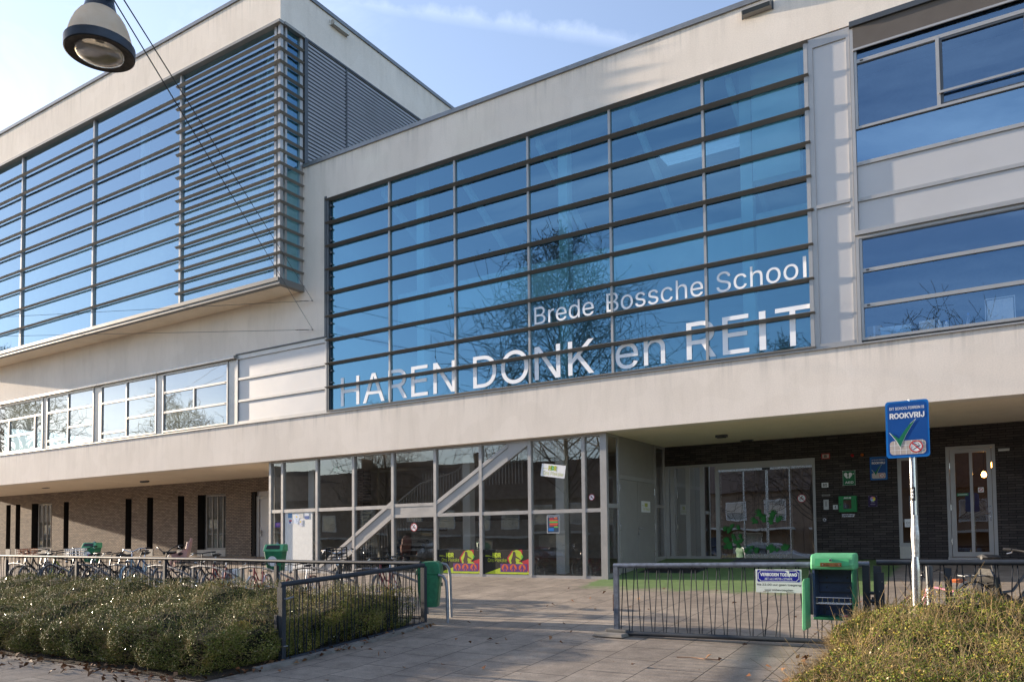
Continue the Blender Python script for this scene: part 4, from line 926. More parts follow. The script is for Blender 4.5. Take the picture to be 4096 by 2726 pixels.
for q, (x0, x1, lab) in enumerate(((-12.845,-11.46,'lime and red dance club banner low in the glazing, left one by the bin'),(-11.36,-9.98,'lime and red dance club banner low in the glazing, right one'))):
    z0, z1 = .088, .72
    t = thing('banner', lab, 'poster', ((x0+x1)/2, YP, z0)); a = (x1-x0)/2; h = z1-z0
    U = lambda u: -a+2*a*u; V = lambda v: h*(1-v)
    m_ = MB(); m_.box(-a, a, -.004, 0, 0, h); bd = m_.build('sheet', pblack, t)
    y = -.0048
    m_ = MB(); m_.poly([(U(.03),y,V(.98)),(U(1),y,V(.98)),(U(1),y,V(.72)),(U(.78),y,V(.45))]); m_.build('lime_shape', lime, bd)
    m_ = MB(); m_.poly([(U(u),y-.0003,V(v)) for u,v in ((.53,.33),(.63,.06),(.85,0),(.86,.14),(.80,.55),(.60,.60),(.54,.45))]); m_.poly([(U(u),y-.0003,V(v)) for u,v in ((.84,.48),(1,.36),(1,.95))]); m_.build('red_shape', crim, bd)
    m_ = MB(); m_.poly([(U(u),y-.0006,V(v)) for u,v in ((.56,.35),(.66,.06),(.74,.01),(.82,.08),(.865,.25),(.83,.40),(.78,.45),(.85,.66),(.70,.70),(.60,.62))]); m_.build('lime_disc', lime, bd)
    m_ = MB(); m_.poly([(U(.83),y-.0009,V(.22)),(U(.88),y-.0009,V(.28)),(U(.84),y-.0009,V(.40))]); m_.build('green_accent', lgreen, bd)
    # dancing figure
    m_ = MB(); m_.poly([(U(u),y-.0011,V(v)) for u,v in ((.655,.10),(.685,.07),(.71,.12),(.72,.26),(.80,.36),(.82,.40),(.79,.40),(.715,.33),(.71,.44),(.725,.52),(.70,.60),(.66,.60),(.635,.66),(.60,.66),(.625,.52),(.61,.45),(.64,.30),(.65,.22))]); m_.build('figure_print', brown, bd)
    m_ = MB(); m_.box(U(.38), U(.96), y-.0014, y-.001, V(.90), V(.57)); m_.build('purple_band', purp, bd)
    m_ = MB(); 
    for cx in (.48,.66,.85):
        n_ = 16; m_.poly([(U(cx)+a*.145*math.cos(2*math.pi*i/n_), y-.0018, V(.73)+h*.145*math.sin(2*math.pi*i/n_)) for i in range(n_)])
    m_.build('orange_disc', orange, bd)
    m_ = MB()
    for cx in (.48,.66,.85): m_.poly([(U(cx+u),y-.0021,V(v)) for u,v in ((-.012,.62),(.012,.62),(.018,.68),(.06,.82),(.045,.84),(.02,.75),(.02,.88),(-.02,.88),(-.02,.75),(-.045,.86),(-.058,.84),(-.018,.68))])
    m_.build('figure_print', purp, bd)
    m_ = MB()
    for u in (.08,.3,.52,.74,.96):
        for v in (.03,.97): disc(m_, U(u), V(v), .008, y-.0016, 8)
    m_.build('eyelet', M['steel'], bd)
    hdr(bd, U(.05), U(.52), V(.50), V(.13), y-.0012, lime, lime)
t = thing('club_placard', 'white club placard hanging askew in the upper entrance glazing', 'poster', (-9.27,YP,2.64)); t.rotation_euler = (0, R(8.5), 0)
m_ = MB(); m_.box(-.335,.335,-.006,0,-.155,.155); m_.build('card', signwhite, t); yel = flat('print_yellow', (.45,.47,.03,1), .5)
text('lettering', 'H', -.14, -.055, .0, .125, -.008, yel, t, .06); text('lettering', 'D', -.06, .03, .01, .12, -.008, lgreen, t, .06); text('lettering', 'R', .02, .10, .0, .125, -.0085, yel, t, .06)
text('lettering', 'Ons Plekske', -.27, .29, -.115, -.02, -.008, yel, t, -.004); m_ = MB(); m_.box(-.30,-.16,-.0075,-.0065,.035,.045); m_.build('print_line', yel, t)
m_ = MB(); m_.tube([(-.33,-.004,.155),(-.35,-.002,.5)], .003, 4); m_.tube([(.33,-.004,.155),(.33,-.002,.6)], .003, 4); m_.build('cord', M['black'], t)
t = thing('activities_flyer', 'flyer with stacked coloured bars on the glass under the club placard', 'poster', (-9.29,YP,1.12)); m_ = MB(); m_.box(-.17,.17,-.003,0,0,.44); m_.build('sheet', signwhite, t)
m_ = MB(); m_.box(-.16,.16,-.0036,-.003,.01,.43); bd = m_.build('print', simple('flyer_navy', (.02,.05,.10,1), .5, 0, .3, .5, 8), t)
for i, (z, c, xa, xb) in enumerate(((.335,crim,-.10,.01),(.345,orange,.03,.12),(.29,orange,-.10,.14),(.25,lgreen,-.10,.13),(.205,orange,-.10,.14),(.165,crim,-.10,.12),(.13,lgreen,.03,.14))):
    m_ = MB(); m_.box(xa, xb, -.0044, -.0036, z, z+.032); m_.build('colour_bar', c, bd)
m_ = MB(); m_.box(-.13,.02,-.0044,-.0036,.05,.12); m_.build('colour_bar', blue2, bd)
text('lettering', 'Help je Vriendinfo', -.14, .14, .385, .412, -.0046, signwhite, bd, .01)
def nobike(x, z, r, lab, y=YP, glassy=False):
    t = thing('no_cycling_sticker', lab, 'sticker', (x,y,z)); m_ = MB(); disc(m_, 0, 0, r, -.001); fc = m_.build('disc', signwhite, t)
    m_ = MB(); ring(m_, -r*.30, -.18*r, r*.17, r*.24, -.002, 14); ring(m_, r*.30, -.18*r, r*.17, r*.24, -.002, 14); bar2(m_, -r*.3, -.18*r, -.02*r, .12*r, r*.09, -.002); bar2(m_, -.02*r, .12*r, r*.3, -.15*r, r*.09, -.0021); bar2(m_, -.1*r, .12*r, .1*r, .42*r, r*.16, -.0022); disc(m_, .14*r, .5*r, r*.11, -.0023, 10); m_.build('cyclist', ink, fc)
    m_ = MB(); ring(m_, 0, 0, r*.84, r, -.003, 32); bar2(m_, -.62*r, .62*r, .62*r, -.62*r, r*.14, -.0031); m_.build('ban_ring', crim, fc)
nobike(-13.647, 1.33, .115, 'round no cycling sticker under the level beam of the hall glazing')
nobike(-8.235, 1.955, .075, 'small round no cycling sticker by the corner of the hall')
nobike(-4.24, 1.93, .105, 'round no cycling sticker on the right sliding door panel', YR+.018)
t = thing('exit_sign', 'green emergency exit sign with white arrow behind the hall glazing', 'sign', (-17.0,YE+.5,3.16)); m_ = MB(); m_.box(-.17,.17,-.02,0,-.085,.085); m_.build('panel', sgreen, t)
m_ = MB(); bar2(m_, -.09, -.055, -.09, .04, .022, -.021); m_.poly([(-.13,-.0212,.015),(-.09,-.0212,.065),(-.05,-.0212,.015),(-.09,-.0212,.035)]); m_.box(.02,.12,-.0212,-.0205,-.06,.06); m_.build('arrow', signwhite, t)
m_ = MB(); disc(m_, .075, .042, .011, -.022, 8); bar2(m_, .075, .03, .06, -.005, .018, -.022); bar2(m_, .06, -.005, .085, -.045, .01, -.022); bar2(m_, .06, -.005, .035, -.04, .01, -.022); bar2(m_, .07, .022, .10, .0, .008, -.022); m_.build('running_figure', sgreen, t)
# papers on the white door
ppr = [('blue_notice','faded pale blue notice at the top left of the white door',-18.60,-18.43,1.70,1.84,(.12,.28,.5)),('photo_card','small card with a red and blue picture low on the white door',-18.58,-18.40,1.51,1.655,(.72,.74,.8)),('drawing','crooked white drawing with a yellow dot on the white door',-18.33,-18.12,1.51,1.80,(.62,.70,.82)),
       ('letter','typed letter in the middle of the white door',-18.13,-17.94,1.685,1.84,(.68,.66,.6)),('half_blue_notice','white and blue notice at the top right of the white door',-17.88,-17.69,1.645,1.83,(.72,.75,.8)),('small_leaflet','pale leaflet with a yellow spot below the crooked drawing',-18.10,-17.96,1.43,1.625,(.66,.66,.74))]
for i, (nm, lab, x0, x1, z0, z1, c) in enumerate(ppr):
    t = thing(nm, lab, 'notice', ((x0+x1)/2, YE-.0075-.001*i, (z0+z1)/2)); a, h = (x1-x0)/2, (z1-z0)/2
    if nm == 'drawing': t.rotation_euler = (0, R(17), 0)
    m_ = MB(); m_.box(-a, a, -.0008, 0, -h, h); m_.build('paper', simple('paper_%d' % i, (*c,1), .7), t)
    m_ = MB()
    if nm == 'photo_card': m_.box(-a*.7,a*.7,-.0016,-.0009,h*.1,h*.7); m_.build('picture', crim, t); m_ = MB(); m_.box(-a*.7,a*.2,-.0016,-.0009,-h*.7,h*.08); m_.build('picture', blue, t)
    elif nm == 'half_blue_notice': m_.box(-a,a,-.0016,-.0009,-h,h*.05); m_.build('picture', blue, t)
    elif nm in ('drawing','small_leaflet'): disc(m_, -.02, h*.45, .03, -.0016, 14); m_.build('yellow_spot', flat('paper_yellow', (.8,.6,.05,1)), t); m_ = MB(); bar2(m_, -.02, h*.1, .04, -h*.6, .008, -.0012); bar2(m_, .03, -h*.6, .07, -h*.3, .008, -.0013); m_.build('pen_lines', blue, t)
    else:
        for k in range(4): m_.box(-a*.7, a*(.7 if k % 2 else .3), -.0014, -.0009, h*.6-k*h*.38, h*.66-k*h*.38)
        m_.build('text_lines', flat('grey_print', (.25,.25,.25,1)), t)
t, a, h, y = plate('purple_sticker', 'small violet sticker on the narrow pane left of the white door', 'sticker', -19.18, -18.95, 1.42, 1.565, simple('violet', (.06,.02,.26,1), .4), YP, .002)
m_ = MB()
for z, wd in ((.10,.16),(.075,.15),(.05,.10)): m_.box(-wd/2, wd/2, y-.0008, y, z, z+.012)
m_.build('print', flat('violet_print', (.45,.15,.4,1)), t)
t, a, h, y = plate('club_poster', 'square white club poster on the grey double doors', 'poster', -.3, .3, 0, .29, signwhite, 0, .003); t.location = (XE+.0075, 2.615, 1.64); t.rotation_euler = (0,0,R(90))
t.scale = (1,1,1); hdr(t, -.26, .26, .05, .24, y-.001, yel, yel)
# things standing on the sill inside the right window
t = thing('paper_stack', 'low blue box with papers on the sill inside the right window', 'box', (-1.62,.20,4.84)); m_ = MB(); m_.box(-.26,.26,.0,.22,0,.12); m_.build('box_body', simple('pale_blue_box', (.35,.55,.68,1), .6), t); m_ = MB(); m_.box(-.27,.27,-.005,.225,.121,.2); m_.build('box_lid', simple('pale_lid', (.55,.70,.78,1), .6), t)
t = thing('white_box', 'white cardboard box on the sill inside the right window', 'box', (-1.08,.20,4.84)); m_ = MB(); m_.box(-.13,.13,0,.2,0,.22); m_.build('box_body', M['offwhite'], t); m_ = MB(); m_.box(-.132,.132,-.002,.05,.16,.222); m_.build('box_flap', M['white'], t)
t = thing('cardboard_box', 'brown cardboard box in the corner of the right window sill', 'box', (-2.0,.22,4.84)); m_ = MB(); m_.box(-.13,.13,0,.22,0,.26); m_.build('box_body', simple('cardboard', (.42,.33,.22,1), .8), t); m_ = MB(); m_.box(-.02,.02,-.003,.223,.0,.262); m_.build('tape', M['offwhite'], t)
for i, (x, h) in enumerate(((-.88,.20),(-.76,.17),(-.40,.24))):
    t = thing('bottle', ('white squeeze bottle next to the white box on the sill','short white bottle right of the squeeze bottle on the sill','tall clear bottle standing alone on the sill')[i], 'bottle', (x,.24,4.84)); m_ = MB(); m_.lathe([(0,0),(.045,0),(.045,h*.6),(.02,h*.8),(.018,h)], (0,0,0), 14); m_.build('bottle_body', M['white'] if i < 2 else M['glass_dark'], t, True); m_ = MB(); m_.lathe([(.021,h*.92),(.021,h*1.08),(0,h*1.08)], (0,0,0), 12); m_.build('cap', blue2 if i else M['white'], t)
for i, (x0, x1, z1) in enumerate(((-.13,.34,5.30),(.56,1.1,5.36))):
    t = thing('notice_board', ('pale framed board leaning inside the right window, left one','pale framed board leaning inside the right window, cut by the picture edge')[i], 'board', ((x0+x1)/2,.19,4.83)); a = (x1-x0)/2; h = z1-4.83
    m_ = MB(); m_.box(-a,a,0,.02,0,h); m_.build('board_sheet', M['offwhite'], t); m_ = MB(); m_.box(-a+.015,-a+.03,-.004,0,.02,h-.02); m_.box(a-.03,a-.015,-.004,0,.02,h-.02); m_.box(-a+.03,a-.03,-.004,0,h-.035,h-.02); m_.build('board_frame', M['alu_dark'], t)
t, a, h, y = plate('drawn_card', 'small white card with a line drawing in the narrow window', 'notice', -1.93, -1.76, 1.17, 1.36, signwhite, YR+.048, .002)
m_ = MB(); ring(m_, -.03, .10, .02, .026, y, 12); ring(m_, .03, .10, .02, .026, y, 12); bar2(m_, -.05, .05, .05, .05, .006, y); m_.build('line_drawing', ink, t)
t, a, h, y = plate('door_notice', 'small square no smoking notice on the glazed side door', 'notice', -.42, -.31, 1.93, 2.04, signwhite, YR+.03, .002)
m_ = MB(); ring(m_, 0, .055, .03, .04, y, 20); bar2(m_, -.028, .083, .028, .027, .008, y-.0003); m_.build('ban_ring', crim, t)
t, a, h, y = plate('green_strip', 'narrow green strip sticker low on the glazed side door', 'sticker', -.84, -.61, 1.86, 1.92, simple('strip_green', (.05,.22,.10,1), .5), YR+.03, .002); m_ = MB(); m_.box(-.09,.09,y-.001,y,.025,.035); m_.build('print', signwhite, t)
# ================================================================== HANGING STREET LAMP AND ITS CABLES
LC = Vector((-5.745, -13.205, 4.735))
t = thing('street_lamp', 'hanging street lamp with a ribbed clear dome and dark rim, high on the left', 'street lamp', LC); t.scale = (.905,.905,.94)
m_ = MB(); m_.lathe([(.262,.0),(.272,.005),(.274,.075),(.266,.08),(.250,.08),(.250,.012),(.262,.0)], (0,0,0), 48); m_.build('rim', simple('lamp_navy', (.016,.021,.032,1), .4, 0, .5, .5, 12), t, True)
m_ = MB(); m_.lathe([(.262,.002),(.192,.012)], (0,0,0), 48); m_.build('underside_ring', simple('lamp_underside', (.07,.058,.05,1), .5, 0, .4, .5, 14), t, True)
mm = bpy.data.materials.new('lamp_lens'); mm.use_nodes = True; b_ = mm.node_tree.nodes['Principled BSDF']; nt_ = mm.node_tree
nt_.links.new(ramp(nt_, noise(nt_, coords(nt_), 6, 5), [(.3,(.30,.25,.19)),(.7,(.46,.40,.32))]), b_.inputs['Base Color']); setin(b_, Roughness=.12); b_.inputs['Transmission Weight'].default_value = .35; b_.inputs['Coat Weight'].default_value = .6
m_ = MB(); m_.lathe([(.194,.014),(.190,-.004),(.170,-.022),(.12,-.040),(.07,-.050),(0,-.054)], (0,0,0), 48); m_.build('lens', mm, t, True)
dm = bpy.data.materials.new('ribbed_dome'); dm.use_nodes = True; nt_ = dm.node_tree; b_ = nt_.nodes['Principled BSDF']; v = coords(nt_)
dcol = ramp(nt_, noise(nt_, v, 5, 4), [(.3,(.84,.76,.63)),(.7,(.96,.92,.84))])
nt_.links.new(dcol, b_.inputs['Base Color']); setin(b_, Roughness=.25)
sp2 = N(nt_, 'ShaderNodeSeparateXYZ'); nt_.links.new(v, sp2.inputs[0]); an = math_(nt_, 'ARCTAN2', sp2.outputs[0], sp2.outputs[1]); bump(nt_, b_, math_(nt_, 'SINE', math_(nt_, 'MULTIPLY', an, 120)), .35, .004)
tl_ = N(nt_, 'ShaderNodeBsdfTranslucent'); nt_.links.new(dcol, tl_.inputs[0]); mx_ = N(nt_, 'ShaderNodeMixShader'); mx_.inputs[0].default_value = .72
nt_.links.new(b_.outputs[0], mx_.inputs[1]); nt_.links.new(tl_.outputs[0], mx_.inputs[2]); nt_.links.new(mx_.outputs[0], nt_.nodes['Material Output'].inputs[0])
m_ = MB(); m_.lathe([(.250,.078),(.243,.14),(.226,.20),(.198,.265),(.165,.315),(.135,.345),(.11,.36)], (0,0,0), 64); m_.build('dome', dm, t, True)
m_ = MB(); m_.lathe([(.135,.335),(.128,.36),(.108,.44),(.095,.55),(.09,.72),(.0,.74)], (0,0,0), 32); m_.tube([(0,0,.72),(0,0,.86)], .02); m_.build('housing', simple('lamp_navy2', (.012,.016,.026,1), .3, 0, .5, .2, 9), t, True)
m_ = MB(); m_.lathe([(0,.10),(.05,.11),(.07,.2),(.05,.30),(0,.32)], (0,0,0), 20); m_.build('reflector', M['offwhite'], t, True)
A1, A2 = Vector((-17.26,-.03,8.16)), Vector((-17.25,-.03,7.28))
Cn = Vector((-5.65,-13.15,5.60)); Cn2 = Vector((-5.70,-13.18,5.42))
def cable(name, a, b_, lab, sag=0, turn=True):
    t = thing(name, lab, 'cable', a); n_ = 14; pts = []
    for i in range(n_+1):
        q = i/n_; p = (b_-a)*q; p.z -= sag*4*q*(1-q); pts.append(p)
    m_ = MB(); m_.tube(pts, .006, 6); m_.build('wire', M['fence'], t)
    if turn:
        d = (b_-a).normalized(); m_ = MB(); m_.tube([d*.10, d*.16, d*.52, d*.58], [.008,.016,.016,.008], 6); m_.lathe([(.022,-.03),(.022,.0),(.01,.002)], (0,0,0), 10, 'y'); m_.build('turnbuckle', M['steel'], t)
for a_, (p1, p2) in ((A1, ((-5.582,-13.116,5.155),(-26.7,-4,8.25))), (A2, ((-5.647,-13.157,5.155),(-27.0,-4,7.663)))):
    w1 = 'upper' if a_ is A1 else 'lower'
    cable('lamp_cable', a_, a_ + (Vector(p1)-a_)*1.045, w1+' thin steel cable from its wall hook to the hanging lamp')
    cable('span_cable', a_, a_ + (Vector(p2)-a_)*2.6, w1+' thin steel cable running left from its wall hook', .0)

# ================================================================== FENCES AND GATES
def zigzag(m_, x0, x1, z0f, z1, y, step=.178, r=.0065, seed=1, bent=()):
    """pairs of slanting bars between the two rails"""
    rd = random.Random(seed); n_ = max(2, round((x1-x0)/step)); d = (x1-x0)/n_
    for i in range(n_):
        c = x0+(i+.5)*d; j = rd.uniform(-.006,.006)
        xa = c-.40*d; xb = c+.40*d; ta = c-.10*d+j; tb = c+.10*d-j
        # bars lean together at the top and apart at the bottom
        for (xt, xbm) in ((ta, xa), (tb, xb)):
            z0 = z0f(xbm)
            if i in bent: m_.tube([(xt,y,z1(xt)),(xbm+.02,y+.01,z0+.32),(xbm-.02,y,z0)], r, 5, False)
            else: m_.tube([(xt,y,z1(xt)),(xbm,y,z0)], r, 5, False)
def rail(m_, a, b_, r=.034, seg=12): m_.tube([a, b_], r, seg)
FY = -6.0
# left fence
t = thing('fence', 'long dark steel fence behind the left hedge in front of the bicycles', 'fence', (-8.5,FY,gz(FY)))
o_ = Vector((-8.5,FY,gz(FY))); zt_ = lambda x: .64+(-x-11)*.0055 if x < -11 else .625+.0*x
L = lambda x, z: (x-o_.x, 0, z-o_.z)
m_ = MB(); xs3 = [-27,-23,-20,-17,-14,-11,-8.42]; m_.tube([L(x, zt_(x)-.03) for x in xs3], .034, 12); m_.build('top_rail', M['fence'], t, True)
m_ = MB(); m_.tube([L(x, gz(FY)+.10) for x in (-27,-8.42)], .03, 10); m_.build('bottom_rail', M['fence'], t, True)
m_ = MB(); zigzag(m_, -27+8.5, -8.48+8.5, lambda x: .10, lambda x: zt_(x-8.5+0)-.03-o_.z, 0, .19, .0065, 4); m_.build('bars', M['fence_bar'], t)
for x in (-25.85,-22.40,-19.02,-15.53,-11.99):
    m_ = MB(); m_.box(x-o_.x-.035, x-o_.x+.035, -.03, .03, -.02, zt_(x)-o_.z-.13); m_.box(x-o_.x-.008, x-o_.x+.008, -.012, .012, zt_(x)-o_.z-.13, zt_(x)-o_.z-.04); m_.build('post', M['fence'], t)
# right fence
t = thing('fence', 'short dark steel fence right of the gate behind the right hedge', 'fence', (-1.3,FY,gz(FY))); o_ = Vector((-1.3,FY,gz(FY)))
m_ = MB(); rail(m_, L(-1.31,.66), L(3.2,.69)); m_.build('top_rail', M['fence'], t, True)
m_ = MB(); rail(m_, L(-1.27,-.33), L(3.2,-.33), .03); m_.build('bottom_rail', M['fence'], t, True)
m_ = MB(); zigzag(m_, .06, 4.4, lambda x: .10, lambda x: .66-o_.z, 0, .178, .0065, 8); m_.build('bars', M['fence_bar'], t)
m_ = MB(); m_.box(-.045+.0, .04, -.035, .035, -.02, .62-o_.z); m_.build('post', M['fence'], t)
m_ = MB(); m_.box(-.0, .075, -.06, -.036, .30, .54-o_.z); m_.tube([(-.10,-.03,.72),(-.04,-.03,.72)], .02, 8); m_.build('latch_box', M['fence'], t)
m_ = MB(); m_.lathe([(0,-.07),(.006,-.07),(.006,-.06)], (.055,0,.86), 8, 'y'); m_.lathe([(0,-.07),(.006,-.07),(.006,-.06)], (.02,0,.74), 8, 'y'); m_.build('bolt', M['steel'], t)
m_ = MB(); m_.box(.72,.79,-.02,.02,0,.60-o_.z); m_.build('post', M['fence'], t)
# closed gate on the right
GL, GRt = -4.80, -1.42
t = thing('gate', 'closed wide dark gate with slanting bars carrying the trespass sign', 'gate', (GRt,FY,gz(FY))); o_ = Vector((GRt,FY,gz(FY)))
gt = lambda x: .615+.052*(x-GL)/(GRt-GL); gb = lambda x: -.385+.055*(x-GL)/(GRt-GL)
M['fence_worn'] = simple('worn_galvanised_rail', (.14,.16,.20,1), .4, .35, .5, .35, 14)
m_ = MB(); rail(m_, L(GL-.02, gt(GL)-.03), L(GRt+.03, gt(GRt)-.03), .036); m_.build('top_rail', M['fence_worn'], t, True)
m_ = MB(); rail(m_, L(GL+.0, gb(GL)+.0), L(GRt+.0, gb(GRt)), .034); m_.build('bottom_rail', M['fence'], t, True)
m_ = MB(); m_.box(GL-o_.x-.02, GL-o_.x+.05, -.03, .03, gb(GL)-o_.z, gt(GL)-o_.z-.03); m_.build('end_stile', M['fence_worn'], t)
m_ = MB(); m_.box(GL-o_.x-.035, GL-o_.x+.005, -.02, .02, .36, .60); m_.build('lock_keep', M['rust'], t)
m_ = MB(); zigzag(m_, GL+.06-o_.x, GRt-.05-o_.x, lambda x: gb(x+o_.x)-o_.z, lambda x: gt(x+o_.x)-.03-o_.z, 0, .174, .0075, 5, (12,)); m_.build('bars', M['fence_bar'], t)
m_ = MB(); m_.box(-.05, .03, -.04, .04, -.02, gt(GRt)-o_.z-.045); m_.build('hinge_post', M['fence'], t)
m_ = MB(); m_.tube([(.03,-.02,.62),(.09,-.02,.62)], .022, 8); m_.tube([(.06,-.02,.57),(.06,-.02,.67)], .012, 8); m_.build('hinge', M['fence'], t)
# trespass board hanging on the gate
t2 = thing('notice_board', 'white and blue VERBODEN TOEGANG board hung on the closed gate', 'sign', (-2.473,FY-.045,.262)); a, h = .29, .302
rustw = simple('board_white', (.66,.68,.66,1), .45, 0, .4, .05, 5)
m_ = MB(); m_.box(-a,a,-.004,0,0,h); bd = m_.build('board', rustw, t2)
navy = simple('enamel_blue', (.012,.014,.25,1), .3, 0, .5, .2, 6)
m_ = MB(); m_.poly([(p[0],-.0055,p[1]) for p in rrect(-.268,.270,.138,.292,.02)]); pl = m_.build('blue_plate', navy, bd)
m_ = MB()
x0, x1, z0, z1, c = -.255, .257, .147, .283, .028
pts = []
for cx, cz, a0, sx, sz in ((x1,z1,180,-1,-1),(x0,z1,270,1,-1),(x0,z0,0,1,1),(x1,z0,90,-1,1)):
    for i in range(5): q = R(a0+ (90 if (a0 in (180,0)) else 90) - 90*i/4 - 0); 
    arc = [R(v) for v in {180:(180,270),270:(270,360),0:(0,90),90:(90,180)}[a0]]
    seq = [(cx+c*math.cos(arc[1]+(arc[0]-arc[1])*i/4), cz+c*math.sin(arc[1]+(arc[0]-arc[1])*i/4)) for i in range(5)]
    pts += seq
for i in range(len(pts)): bar2(m_, *pts[i], *pts[(i+1) % len(pts)], .0055, -.0062)
m_.build('border_line', signwhite, pl)
text('lettering', 'VERBODEN TOEGANG', -.23, .235, .212, .255, -.0065, signwhite, pl, .03)
text('lettering', 'ART.461.WETB.v.STRAFR.', -.175, .18, .162, .192, -.0065, signwhite, pl, .0)
text('lettering', 'Na 22.00 uur geen toegang', -.272, .277, .081, .116, -.005, ink, bd, .014)
text('lettering', 'voor onbevoegden', -.18, .18, .014, .047, -.005, ink, bd, .014)
m_ = MB()
for x, z, w_ in ((-.2,.013,.08),(.10,.010,.09),(-.15,.297,.1),(.12,.298,.06)): m_.box(x, x+w_, -.0062, -.0042, z-.002, z+.002)
m_.build('rusty_tie', M['rust'], bd)
m_ = MB(); m_.poly([(x,-.0068,z) for x,z in ((.10,.285),(.135,.28),(.14,.25),(.165,.235),(.14,.20),(.12,.235),(.115,.26),(.085,.278))]); m_.build('chip', rustw, pl)
# open gate on the left, swung out towards the street
GX = -8.35
t = thing('gate', 'open dark gate swung out along the edge of the left hedge', 'gate', (GX,-6.02,gz(-6)))
oz = gz(-6); ya, yb_ = -9.11, -6.03
gtp = lambda y: .562+(y+6.03)*(.562-.402)/3.08; gbt = lambda y: -.455+(y+6.03)*.0665
P = lambda y, z: (0, y+6.02, z-oz)
m_ = MB(); m_.tube([P(ya-.02,gtp(ya)-.0),P(yb_+.03,gtp(yb_))], .036, 12); m_.build('top_rail', M['fence'], t, True)
m_ = MB(); m_.tube([P(ya+.03,gbt(ya)+.03),P(yb_,gbt(yb_)+.03)], .034, 12); m_.build('bottom_rail', M['fence'], t, True)
m_ = MB(); m_.box(-.035,.035, ya+6.02-.01, ya+6.02+.06, gbt(ya)-oz-.03, gtp(ya)-oz-.02); m_.build('end_stile', M['fence'], t)
m_ = MB(); m_.box(-.04,.04, yb_+6.02-.01, yb_+6.02+.065, -.02, gtp(yb_)-oz-.02); m_.build('hinge_post', M['fence'], t)
m_ = MB(); n_ = 18
for i in range(n_):
    c = ya+.12+(yb_-ya-.2)*(i+.5)/n_; d = (yb_-ya-.2)/n_
    for s in (-1,1): m_.tube([P(c+s*.10*d, gtp(c)-.0), P(c+s*.40*d, gbt(c)+.03)], .0075, 5, False)
m_.build('bars', M['fence_bar'], t)
m_ = MB(); m_.tube([(.03,ya+6.05,.66-.02),(.07,ya+6.05,.66-.02),(.075,ya+6.17,.68-.02)], .012, 8); m_.build('handle', M['galv'], t, True)
m_ = MB(); m_.box(-.075,-.036,ya+6.02,ya+6.06,.52,.80); m_.box(-.11,-.06,ya+6.0,ya+6.05,.18,.42); m_.build('lock_case', M['fence'], t)
m_ = MB(); m_.tube([(.036,ya+6.04,.0),(.05,ya+6.06,.0),(.05,ya+6.10,.0)], .008, 6); m_.build('drop_bolt', M['galv'], t)
# broken slab by the gate foot
t = thing('stone_block', 'worn concrete slab under the free end of the closed gate', 'stone', (-4.85,-6.02,gz(-6)))
m_ = MB(); m_.add([(-.26,-.16,0),(.24,-.19,0),(.28,.13,0),(-.22,.18,0),(-.24,-.14,.055),(.22,-.17,.05),(.26,.11,.06),(-.20,.16,.055)], [(3,2,1,0),(4,5,6,7),(0,1,5,4),(1,2,6,5),(2,3,7,6),(3,0,4,7)]); m_.build('slab', M['kerb'], t, False, .01)
m_ = MB(); m_.box(-.10,.22,-.02,.14,.056,.10); m_.build('upper_slab', M['kerb'], t, False, .01)

# ================================================================== LITTER BINS
def ring4(w0, d0, w1, d1, z0, z1, m_, r=.05, y0=0):
    """tapered rounded box body"""
    a = rrect(-w0/2, w0/2, -d0/2, d0/2, r, 4); b_ = rrect(-w1/2, w1/2, -d1/2, d1/2, r, 4); n_ = len(a)
    m_.add([(p[0],p[1]+y0,z0) for p in a]+[(p[0],p[1]+y0,z1) for p in b_], [tuple(range(n_))[::-1], tuple(range(n_,2*n_))]+[(i,(i+1)%n_,n_+(i+1)%n_,n_+i) for i in range(n_)])
def litter_bin(loc, rz, lab, zb=.62, sticker=True, hoop=True):
    t = thing('litter_bin', lab, 'bin', loc, rz, 'green litter bins in the school yard')
    m_ = MB(); ring4(.34,.26,.43,.36,zb-.02,zb+.42,m_,.04); m_.build('body', M['bin_green'], t, True, .006)
    # hood: slanted front with a dark mouth
    z = zb+.42; w_ = .45
    m_ = MB(); pr = [(-.19,z),(-.185,z+.035),(-.10,z+.155),(-.07,z+.17),(.165,z+.17),(.185,z+.15),(.19,z)]; m_.prism(pr, 'x', -w_/2, w_/2); m_.build('hood', M['bin_light'], t, False, .012)
    m_ = MB(); d = Vector((-.10+.185, .12)).normalized(); n_ = Vector((-d.y, d.x))*.0145
    f = lambda x, q: (x, -.185+.085*q+n_.x, z+.035+.12*q+n_.y)
    m_.poly([f(-.165,.14), f(.165,.14), f(.15,.86), f(-.15,.86)]); m_.build('mouth', M['black'], t)
    if sticker:
        m_ = MB(); yq = lambda zz: -(.13+.05*(zz-(zb-.02))/.44)-.003
        cz = zb+.20; n_ = 24; m_.poly([(-.02+.115*math.cos(2*math.pi*i/n_), yq(cz+.115*math.sin(2*math.pi*i/n_)), cz+.115*math.sin(2*math.pi*i/n_)) for i in range(n_)]); sk = m_.build('sticker', signwhite, t)
        for k, (c, dx) in enumerate(((crim,.02),(lgreen,-.045),(orange,.055),(blue2,-.015))):
            m_ = MB(); m_.poly([(dx-.02+x, yq(cz+zz)-.002-.0003*k, cz+zz) for x, zz in ((-.022,-.03),(.02,-.035),(.026,.03),(-.01,.038),(-.026,.01))]); m_.build('sticker_mark', c, sk)
    if hoop:
        m_ = MB(); m_.tube([(.0,.235,-.05),(0,.235,zb+.30),(0,.225,zb+.50),(0,.19,zb+.575),(0,.10,zb+.605)], .028, 10); m_.build('post', M['galv'], t, True)
    return t
litter_bin((-14.30,-4.0,gz(-4)), R(28), 'green litter bin with round sticker in front of the white door')
litter_bin((-23.9,-2.85,gz(-2.85)), R(24), 'green litter bin among the parked bicycles on the far left')
